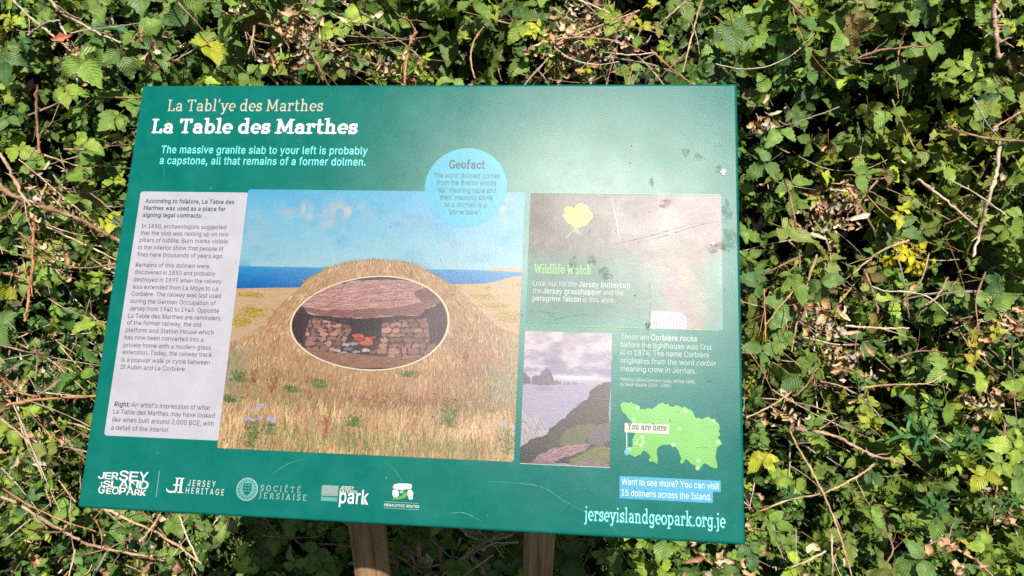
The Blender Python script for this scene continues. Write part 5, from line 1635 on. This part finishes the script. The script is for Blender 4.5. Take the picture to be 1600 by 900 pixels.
def cane_mesh(path, r0, r1, thorns=1.0, seed=0, sides=7, nodes=True, forks=0):
    r = np.random.default_rng(seed)
    P_ = np.array(path); n = len(P_)
    P_ = P_ + r.normal(0, r0 * .25, P_.shape)
    T = np.gradient(P_, axis=0); T /= np.linalg.norm(T, axis=1, keepdims=True) + 1e-9
    up = np.array([0.3, -0.8, 0.5]); V, Q = [], []
    for i in range(n):
        u = np.cross(T[i], up); u /= np.linalg.norm(u) + 1e-9; v = np.cross(T[i], u)
        rr = (r0 + (r1 - r0) * i / (n - 1)) * r.uniform(.74, 1.2)
        if nodes and i % 7 == 3: rr *= 1.35
        for k in range(sides):
            a = 2 * math.pi * k / sides
            V.append(P_[i] + (u * math.cos(a) + v * math.sin(a)) * rr)
    for i in range(n - 1):
        for k in range(sides):
            Q.append((i * sides + k, i * sides + (k + 1) % sides, (i + 1) * sides + (k + 1) % sides, (i + 1) * sides + k))
    for i0, c in ((0, P_[0]), (n - 1, P_[-1])):         # broken ends
        b0 = len(V); V.append(c + (T[i0] if i0 else -T[i0]) * r0 * .5)
        for k in range(0, sides - 1, 2):
            Q.append((b0, i0 * sides + k, i0 * sides + k + 1, i0 * sides + (k + 2) % sides))
    length = np.linalg.norm(np.diff(P_, axis=0), axis=1).sum()
    nt_ = int(length / 0.012 * thorns)
    for _ in range(nt_):
        i = int(r.integers(1, n - 1)); a = r.uniform(0, 6.28)
        u = np.cross(T[i], up); u /= np.linalg.norm(u); v = np.cross(T[i], u)
        dirn = u * math.cos(a) + v * math.sin(a)
        rr = r0 + (r1 - r0) * i / (n - 1)
        h_ = rr * r.uniform(1.2, 2.4) + .0022
        c = P_[i] + dirn * rr * .7
        w_ = rr * .55
        b0 = len(V)
        tip = c + dirn * h_ - T[i] * h_ * .45
        V += [c + T[i] * w_ * 1.3, c + np.cross(dirn, T[i]) * w_ * .6, c - T[i] * w_ * 1.3, c - np.cross(dirn, T[i]) * w_ * .6, tip]
        Q += [(b0, b0 + 1, b0 + 4, b0 + 4), (b0 + 1, b0 + 2, b0 + 4, b0 + 4), (b0 + 2, b0 + 3, b0 + 4, b0 + 4), (b0 + 3, b0, b0 + 4, b0 + 4)]
    if forks and n > 8:                                    # short side shoots, broken off
        for _ in range(forks):
            i = int(r.integers(2, n - 3)); d = T[i] * r.uniform(.3, 1) + r.normal(0, .6, 3); d /= np.linalg.norm(d)
            l_ = r.uniform(.02, .07); rr = r1 * .55
            pts_ = [P_[i] + d * l_ * t + r.normal(0, .0015, 3) * t for t in (0, .25, .5, .75, 1)]
            fv, ff = cane_mesh(pts_, rr, rr * .6, thorns, int(r.integers(0, 9999)), 5, False)
            o_ = len(V); V += list(fv); Q += [tuple(q + o_ for q in f) for f in ff]
    return V, [tuple(dict.fromkeys(q)) for q in Q]


def to_hedge(pts, lift, rnd, sag=0.0):
    out = []
    for i, (x, y) in enumerate(pts):
        a_, b_, p = from_photo(x, y, 0)
        l_ = lift + rnd.uniform(-.015, .015)
        out.append(from_photo(x, y, float(hedge_relief(a_, b_)) * .6 + l_)[2])
    return out


PALE = (0.50, 0.41, 0.30); TANC = (0.42, 0.30, 0.17); BROWN = (0.25, 0.15, 0.09); ORANGE = (0.38, 0.20, 0.09); PINK = (0.36, 0.26, 0.17); GREY = (0.30, 0.26, 0.22)
# kind, points in the photo, width in photo pixels, colour, lift, label (dead ones are loose things; live ones are parts of the thicket)
LIVE = [([(0, 290), (31, 310), (103, 335), (150, 357), (184, 376), (230, 395)], 9, BROWN, .05), ([(0, 241), (14, 262), (31, 298), (48, 322)], 7, PINK, .07),
        ([(54, 341), (52, 380), (51, 422), (45, 465), (39, 502)], 7, ORANGE, .06), ([(0, 425), (30, 433), (62, 449)], 5, ORANGE, .05), ([(0, 345), (14, 335), (31, 308)], 6, BROWN, .04),
        ([(30, 363), (56, 385), (87, 405), (124, 419), (177, 413), (220, 405)], 4, BROWN, .05), ([(9, 633), (67, 624), (147, 619), (200, 615)], 5.5, ORANGE, .06), ([(0, 587), (22, 609), (58, 620)], 4, ORANGE, .05),
        ([(4, 775), (49, 800), (102, 831), (147, 853), (230, 870)], 5.5, PINK, .05), ([(58, 132), (57, 170), (60, 212), (62, 240)], 6, BROWN, .05), ([(45, 180), (88, 162), (128, 141)], 3.5, PINK, .06),
        ([(1232, 0), (1257, 25), (1275, 38)], 5, BROWN, .05), ([(1333, 95), (1350, 87), (1377, 78), (1420, 74), (1453, 72)], 4.5, BROWN, .07), ([(1553, 0), (1554, 30), (1557, 60), (1560, 92)], 10, PINK, .06),
        ([(1478, 197), (1507, 208), (1555, 218), (1590, 220), (1640, 222)], 4.5, BROWN, .06), ([(1226, 280), (1235, 310), (1241, 340), (1247, 380), (1250, 420)], 4, BROWN, .06), ([(1253, 399), (1221, 415), (1190, 430)], 4.5, BROWN, .05),
        ([(1194, 451), (1195, 490), (1196, 529)], 3.5, ORANGE, .05), ([(237, 375), (205, 390), (187, 344), (156, 313), (117, 284)], 2.5, BROWN, .05), ([(467, 57), (485, 82), (502, 110), (520, 150)], 5, BROWN, .06),
        ([(560, 12), (566, 30), (572, 46)], 3, BROWN, .05), ([(650, 50), (642, 65), (637, 87), (632, 125), (640, 170)], 5, ORANGE, .07), ([(625, 25), (640, 33), (650, 50)], 3, ORANGE, .07), ([(800, 32), (815, 42), (830, 60)], 3.5, BROWN, .05),
        ([(965, 70), (955, 105), (945, 140)], 2.5, BROWN, .05), ([(1075, 0), (1060, 12), (1040, 30)], 4, PINK, .06), ([(1290, 607), (1278, 575), (1262, 600), (1240, 620)], 4, BROWN, .03), ([(240, 103), (258, 96), (277, 87)], 3.5, BROWN, .07),
        ([(398, 40), (395, 60), (388, 85)], 4, PINK, .06), ([(1540, 425), (1525, 470), (1530, 520)], 3, BROWN, .05), ([(55, 595), (58, 560), (52, 530)], 2.5, BROWN, .05), ([(1400, 560), (1440, 548), (1480, 552)], 3, BROWN, .04),
        ([(1350, 420), (1365, 460), (1372, 490)], 4.5, BROWN, .02), ([(1385, 880), (1395, 855), (1378, 820)], 3, BROWN, .04)]
rnd = random.Random(5)
for i, (pts, w, c_, lift) in enumerate(LIVE):
    P_ = smooth_path(to_hedge(pts, lift, rnd))
    r_ = w / 2 * 1.3 / FOC
    V, F = cane_mesh(P_ - TO, r_ * 1.05, r_ * .8, 0.9, i, forks=3)
    o = link('cane', pydata('cane', V, F), M_STEM, thicket)
    for p_ in o.data.polygons: p_.use_smooth = True
    a_ = o.data.color_attributes.new('tint', 'FLOAT_COLOR', 'POINT')
    a_.data.foreach_set('color', np.ones(len(V) * 4, np.float32))
    o.color = (*c_, 1)

DEAD = [([(78, 0), (88, 12), (100, 22), (150, 50), (189, 67)], 5, PALE, .085, 'straight pale dead cane sloping down across the upper left corner'),
        ([(44, 55), (58, 45), (75, 35), (94, 32)], 4.5, GREY, .10, 'short grey broken stick in the upper left corner'),
        ([(20, 0), (49, 29), (82, 55), (110, 78), (136, 99)], 4, PALE, .07, 'long pale stick ending in a clump of dry leaves, upper left'),
        ([(93, 35), (103, 55), (112, 78), (122, 100), (130, 122)], 4, PALE, .09, 'steep whitish stick crossing two others at upper left'),
        ([(110, 52), (130, 48), (150, 45), (185, 41), (220, 36)], 3, GREY, .10, 'thin grey thorny twig lying level at upper left'),
        ([(30, 250), (56, 270), (84, 295), (120, 325), (156, 354)], 3, TANC, .09, 'thin tan cane sloping down above the thick brown one at left'),
        ([(0, 653), (36, 682), (60, 710), (80, 735), (118, 784)], 3.5, TANC, .09, 'slender tan cane sloping down towards the lower left corner of the board'),
        ([(36, 662), (45, 690), (58, 722), (70, 760), (80, 791)], 3.5, PINK, .08, 'thin pinkish stick leaning steeply left of the board foot'),
        ([(150, 790), (169, 797), (200, 812), (232, 826), (270, 848), (317, 882)], 5, TANC, .08, 'tan dead cane coming out from below the lower left corner of the board'),
        ([(250, 804), (236, 826), (221, 845)], 4, TANC, .095, 'short tan stick crossing the cane under the board at left'),
        ([(280, 804), (292, 838), (309, 874)], 3.5, PALE, .08, 'pale twig hanging steeply under the board at left'),
        ([(1563, 216), (1558, 267), (1550, 295), (1541, 323), (1530, 362), (1520, 401)], 7, PALE, .08, 'thick pale thorny dead cane standing steeply near the right border'),
        ([(1434, 280), (1470, 307), (1500, 332), (1527, 356)], 5, PALE, .09, 'pale pinkish stick sloping down to meet the thick pale cane'),
        ([(1481, 280), (1508, 293), (1534, 308), (1573, 337)], 3, PALE, .10, 'thin white stick crossing the thick pale cane near the right border'),
        ([(1520, 152), (1530, 170), (1540, 190), (1557, 212)], 3.5, GREY, .09, 'short grey twig sloping down above the thick pale cane'),
        ([(1600, 172), (1580, 184), (1552, 200)], 4, TANC, .08, 'tan twig reaching in from the right border'),
        ([(1420, 376), (1400, 382), (1377, 392), (1350, 412), (1333, 428)], 4, TANC, .09, 'tan arching twig left of the yellow leaves'),
        ([(1361, 447), (1385, 455), (1417, 456), (1452, 465), (1481, 490)], 3, (0.6, 0.55, 0.48), .10, 'whitish bent twig below the yellow leaves'),
        ([(1482, 433), (1463, 465), (1445, 477)], 5, PINK, .08, 'short pinkish stick below right of the yellow leaves'),
        ([(1321, 509), (1350, 511), (1385, 513), (1420, 513)], 4, PALE, .08, 'level pale stick right of the board at mid height'),
        ([(1345, 607), (1370, 603), (1399, 601), (1430, 600), (1452, 598), (1479, 583)], 4, TANC, .09, 'tan thorny twig lying level above the dark narrow leaved plant'),
        ([(1241, 671), (1270, 673), (1303, 681), (1335, 697), (1363, 711), (1413, 726)], 6.5, PINK, .09, 'thick pinkish brown cane arching above a dark hollow right of the board'),
        ([(1233, 671), (1250, 705), (1271, 740), (1288, 775), (1303, 811), (1318, 855), (1331, 900)], 4, TANC, .11, 'long tan cane running down to the lower border right of the board'),
        ([(1367, 724), (1350, 738), (1328, 751), (1300, 765), (1281, 772), (1230, 782), (1185, 800)], 4, TANC, .10, 'long tan cane sloping up and right from the board corner'),
        ([(1447, 827), (1475, 845), (1505, 864), (1530, 880), (1560, 910)], 5, TANC, .09, 'tan cane sloping down in the lower right corner'),
        ([(1239, 610), (1215, 628), (1190, 642), (1166, 653)], 3.5, TANC, .08, 'tan twig pointing at the right edge of the board low down'),
        ([(1242, 451), (1218, 480), (1196, 508)], 3.2, TANC, .09, 'thin tan twig leaning against an orange one beside the board'),
        ([(1290, 861), (1262, 876), (1232, 888)], 3.5, PALE, .09, 'pale twig near the lower border right of the board corner'),
        ([(1299, 832), (1300, 865), (1301, 900)], 3.5, PALE, .08, 'upright pale twig beside the long tan cane at the lower border'),
        ([(1452, 395), (1438, 440), (1410, 470)], 3, PINK, .07, 'dull pink twig leaning below the yellow leaves'),
        ([(900, -2), (925, 8), (952, 20)], 4.5, PALE, .10, 'pale stick above the top edge of the board near its middle'),
        ([(870, 62), (905, 52), (938, 40), (1000, 16)], 4, TANC, .09, 'tan stick over the dry brown tangle above the board'),
        ([(880, 60), (910, 58), (965, 64)], 2.6, TANC, .10, 'thin level stick in the dry brown tangle above the board'),
        ([(945, 82), (985, 86), (1024, 82)], 3, PALE, .05, 'pale twig in front of the dark hollow above the board'),
        ([(575, 845), (620, 868), (660, 895)], 4, GREY, .02, 'grey stick in shade to the right of the left post'),
        ([(640, 862), (655, 885), (690, 882)], 4, GREY, .04, 'grey forked stick in shade between the posts'),
        ([(700, 890), (740, 858), (785, 832)], 4.5, PINK, .06, 'pinkish dead stick rising in the pile between the posts'),
        ([(715, 820), (735, 838), (762, 845), (800, 836)], 5, GREY, .05, 'curved grey stick on the pile between the posts'),
        ([(690, 900), (730, 870), (770, 850), (810, 848)], 3.5, PALE, .05, 'pale thin stick on the pile next to the right post')]
for i, (pts, w, c_, lift, lab) in enumerate(DEAD):
    P_ = smooth_path(to_hedge(pts, lift * .68, rnd))
    r_ = w / 2 * 1.32 / FOC
    mid = P_[len(P_) // 2]
    V, F = cane_mesh(P_ - mid, r_ * 1.05, r_ * .75, 0.7, 100 + i, forks=2)
    me = pydata('dead_cane', V, F)
    for p_ in me.polygons: p_.use_smooth = True
    a_ = me.color_attributes.new('tint', 'FLOAT_COLOR', 'POINT')
    a_.data.foreach_set('color', np.ones(len(V) * 4, np.float32))
    o = link('dead_cane', me, M_STEM)
    o.location = mid
    o.color = (*c_, 1)
    tag(o, lab, 'dead twig', 'dead canes and sticks lying on the brambles')

# random thin twigs, thorny, through the thicket
rt = np.random.default_rng(77)
STV, STF, STC = [], [], []
nstem = 0
DENSE = [(100, 400, 130), (60, 650, 120), (430, 60, 90), (930, 70, 90), (1230, 480, 90), (1320, 340, 80), (720, 850, 110), (1540, 500, 60), (40, 560, 90), (90, 300, 90), (400, 860, 90), (200, 850, 120), (1200, 620, 60)]
for i in range(560):
    if rt.random() < .55:
        dx, dy, ds = DENSE[int(rt.integers(0, len(DENSE)))]
        x, y = rt.normal(dx, ds * .7), rt.normal(dy, ds * .7)
    else: x, y = rt.uniform(-500, 2100), rt.uniform(-500, 1150)
    ang = rt.uniform(0, math.pi) if rt.random() < .5 else rt.normal(.45, .35)
    l_ = rt.uniform(50, 200)
    bend = rt.normal(0, .5)
    pts = []
    cx_, cy_ = x, y
    for k in range(5):
        pts.append((cx_, cy_)); cx_ += math.cos(ang) * l_ / 4; cy_ += math.sin(ang) * l_ / 4; ang += bend / 4
    lift = rt.uniform(-.16, .055)
    base = []
    for k, (xx_, yy_) in enumerate(pts):
        a_, b_, p = from_photo(xx_, yy_, 0)
        base.append(from_photo(xx_, yy_, float(hedge_relief(a_, b_)) + lift + rt.normal(0, .012))[2])
    P_ = smooth_path(base, 4)
    if P_[:, 2].min() < .02: continue
    r_ = rt.uniform(.0009, .0023)
    c_ = np.array([PALE, TANC, BROWN, ORANGE, PINK, GREY][int(rt.integers(0, 6))]) * rt.uniform(.75, 1.15)
    inview = -20 < x < 1620 and -20 < y < 920
    V, F = cane_mesh(P_ - TO, r_, r_ * .6, .55, 300 + i, 5)
    if inview and nstem < 230:
        me = pydata('stem', V, F)
        a2 = me.color_attributes.new('tint', 'FLOAT_COLOR', 'POINT'); a2.data.foreach_set('color', np.ones(len(V) * 4, np.float32))
        o = link('stem', me, M_STEM, thicket); o.color = (*c_, 1); nstem += 1
    else:
        ofs = len(STV); STV += list(V); STF += [tuple(q + ofs for q in f) for f in F]; STC += [(*c_, 1)] * len(V)
me = pydata('stem_mass', STV, STF)
a2 = me.color_attributes.new('tint', 'FLOAT_COLOR', 'POINT'); a2.data.foreach_set('color', np.array(STC, np.float32).ravel())
tag(link('stem_mass', me, M_STEM, thicket), kind='stuff')

# dry curled leaves, in clumps --------------------------------------------------
def dry_leaf(seed):
    r = random.Random(seed)
    V, U = [], []
    n = 6; curl = r.uniform(1.0, 3.6); w0 = r.uniform(.06, .2)
    for i in range(n + 1):
        t = i / n; a = curl * (t - .5)
        y = math.sin(a) / curl; z = -math.cos(a) / curl + r.uniform(-.03, .03)
        w = w0 * math.sin(math.pi * (t * .9 + .05)) * r.uniform(.55, 1.25) + .01
        tw = r.uniform(-.9, .9)
        V += [(-w, y, z + w * 1.2 + tw * w), (r.uniform(-.04, .04), y, z), (w * r.uniform(.6, 1.2), y + r.uniform(-.06, .06), z + w * 1.4 - tw * w)]
        U += [(t, -1), (t, 0), (t, 1)]
    Q = []
    for i in range(n):
        for k in range(2): Q.append((3 * i + k, 3 * i + k + 1, 3 * i + 4 + k, 3 * i + 3 + k))
    V = np.array(V); V -= V.mean(0)
    return V, np.array(Q), np.array(U, float), np.ones((len(V), 3))


DRY = [dry_leaf(s) for s in range(8)]
dry_me = []
for v, q, u, c in DRY:
    m_ = quads_mesh('dry_leaf', v, q, c, u); m_.materials.append(M_STEM); dry_me.append(m_)
CL = [(135, 95, 26, 46), (480, 45, 40, 60), (500, 85, 30, 40), (930, 45, 50, 110), (880, 80, 40, 60), (1320, 335, 34, 60), (1335, 305, 26, 26), (1550, 510, 34, 46), (1290, 500, 26, 30), (1305, 560, 22, 24), (75, 315, 40, 60), (25, 575, 30, 20), (60, 405, 30, 26),
      (20, 600, 30, 26), (190, 420, 30, 16), (70, 690, 40, 26), (1215, 640, 24, 20), (1560, 790, 24, 24), (1240, 890, 34, 36), (1090, 875, 60, 60), (275, 850, 30, 26), (640, 115, 30, 20), (595, 105, 24, 16), (250, 100, 30, 22), (1200, 190, 24, 14), (1550, 640, 26, 20), (700, 860, 70, 40), (240, 800, 60, 24),
      (1425, 830, 30, 14), (380, 20, 20, 12), (1350, 590, 30, 12), (110, 860, 40, 20), (440, 100, 20, 12), (1245, 480, 20, 16)]
DC = np.array([(0.46, 0.35, 0.20), (0.52, 0.43, 0.29), (0.38, 0.24, 0.12), (0.26, 0.14, 0.07), (0.42, 0.28, 0.14), (0.36, 0.31, 0.26)])
rd = np.random.default_rng(31)
items = []
for x, y, s_, k in CL:
    for _ in range(int(k * 1.5)):
        items.append((rd.normal(x, s_ * .62), rd.normal(y, s_ * .55), rd.uniform(-.07, .07)))
for _ in range(300): items.append((rd.uniform(-400, 2000), rd.uniform(-300, 1100), rd.uniform(-.2, .04)))
rec = []
for (x, y, lf) in items:
    a_, b_, p = from_photo(x, y, 0)
    p = p + HN * (float(hedge_relief(a_, b_)) + lf)
    if p[2] < .02: continue
    s = rd.uniform(.012, .036) if rd.random() < .8 else rd.uniform(.03, .05)
    rec.append((p, s, lf, -20 < x < 1620 and -20 < y < 920, DC[int(rd.integers(0, 6))] * rd.uniform(.75, 1.15)))
order = sorted(range(len(rec)), key=lambda i: -(rec[i][1] * (1.0 if rec[i][2] > -.02 else .3) * rec[i][3]))
own = set(order[:220])
mp, mR, ms, mc = [], [], [], []
for i, (p, s, lf, iv, c_) in enumerate(rec):
    R_ = frames(np.array([[0, -.7, .7]]) + rd.normal(0, .7, (1, 3)), rd.normal(0, 1, (1, 3)))[0]
    if i in own:
        o = link('dry_leaf', dry_me[int(rd.integers(0, 8))], None, thicket)
        m = Matrix.Identity(4)
        for a1 in range(3):
            for b1 in range(3): m[a1][b1] = R_[a1][b1] * s
            m[a1][3] = p[a1] - TO[a1]
        o.matrix_local = m; o.color = (*c_, 1)
    else:
        mp.append(p); mR.append(R_); ms.append(s); mc.append(c_)
V, Q, U, C_ = batch(DRY, np.array(mp), np.array(mR), np.array(ms), np.array(mc))
tag(link('dry_leaf_mass', quads_mesh('dry_leaf_mass', V - TO, Q, C_, U), M_STEM, thicket), kind='stuff')


def loose_dry(px, py, s, colr, label, seed, lift=.09):
    a_, b_, p = from_photo(px, py, 0)
    p = p + HN * (float(hedge_relief(a_, b_)) * .7 + lift)
    me = quads_mesh('fallen_leaf', DRY[seed][0] * s, DRY[seed][1], DRY[seed][3], DRY[seed][2]); me.materials.append(M_STEM)
    o = link('fallen_leaf', me)
    R_ = frames(np.array([[0.1, -.75, .6]]), np.array([[.9, .1, .3]]))[0]
    m = Matrix.Identity(4)
    for i in range(3):
        for j in range(3): m[i][j] = R_[i][j]
        m[i][3] = p[i]
    o.matrix_world = m; o.color = (*colr, 1)
    tag(o, label, 'dry leaf', 'fallen dry leaves lying loose on the brambles')


loose_dry(133, 79, .05, (.36, .13, .07), 'reddish brown curled dry leaf among dark gaps, upper left', 1)
loose_dry(1227, 819, .045, (.62, .54, .34), 'pale yellow dry leaf beside the lower right corner of the board', 2)
loose_dry(1331, 342, .055, (.62, .5, .34), 'large pale dry leaf in the brown clump right of the board', 3)
loose_dry(6, 765, .05, (.36, .2, .12), 'brown dry leaf at the left border near the bottom', 5)

# narrow leaved plants with whorled leaves ------------------------------------------
def whorl_plant(px, py, s, n, label, seed):
    a_, b_, p = from_photo(px, py, 0)
    p = p + HN * (float(hedge_relief(a_, b_)) + .05)
    root = empty('whorled_plant', p)
    tag(root, label, 'plant', 'narrow leaved plants growing through the brambles')
    r = np.random.default_rng(seed)
    axis = np.array([0.1, -.45, .6]); axis /= np.linalg.norm(axis)
    cur = np.zeros(3) - axis * s * .6; pts = [cur - axis * .14 - HN * .05]
    for k in range(n):
        pts.append(cur.copy())
        v, q, u, c = lanceolate(seed + k)
        R_ = frames(np.array([axis + r.normal(0, .25, 3)]), r.normal(0, 1, (1, 3)))[0]
        sz = s * (1 - .16 * k)
        me = quads_mesh('leaf_whorl', v @ R_.T * sz + cur, q, c, u)
        o = link('leaf_whorl', me, M_LEAF, root); o.color = (*(np.array([.055, .15, .04]) * r.uniform(.8, 1.4)), 1)
        cur = cur + axis * s * r.uniform(.42, .6) + r.normal(0, .006, 3)
    V, F = cane_mesh(smooth_path(pts, 3), .0016, .001, 0, seed, 5)
    me = pydata('stem', V, F)
    a2 = me.color_attributes.new('tint', 'FLOAT_COLOR', 'POINT'); a2.data.foreach_set('color', np.ones(len(V) * 4, np.float32))
    o = link('stem', me, M_STEM, root); o.color = (.12, .2, .05, 1)


whorl_plant(1398, 662, .062, 3, 'largest dark green plant with whorls of narrow leaves, right of the board', 1)
whorl_plant(1450, 676, .048, 3, 'brighter narrow leaved sprig just right of the largest dark one', 21)
whorl_plant(1396, 752, .036, 3, 'small narrow leaved sprig below the pinkish arching cane', 41)
whorl_plant(1437, 625, .028, 2, 'tiny narrow leaved tip above the tan thorny twig', 61)
whorl_plant(1545, 770, .030, 3, 'small narrow leaved sprig in the lower right corner', 81)
whorl_plant(1215, 758, .034, 2, 'small narrow leaved sprig near the right edge of the board', 91)
print('objects', len(bpy.data.objects), 'tris~', sum(len(o.data.polygons) for o in bpy.data.objects if o.type == 'MESH'))
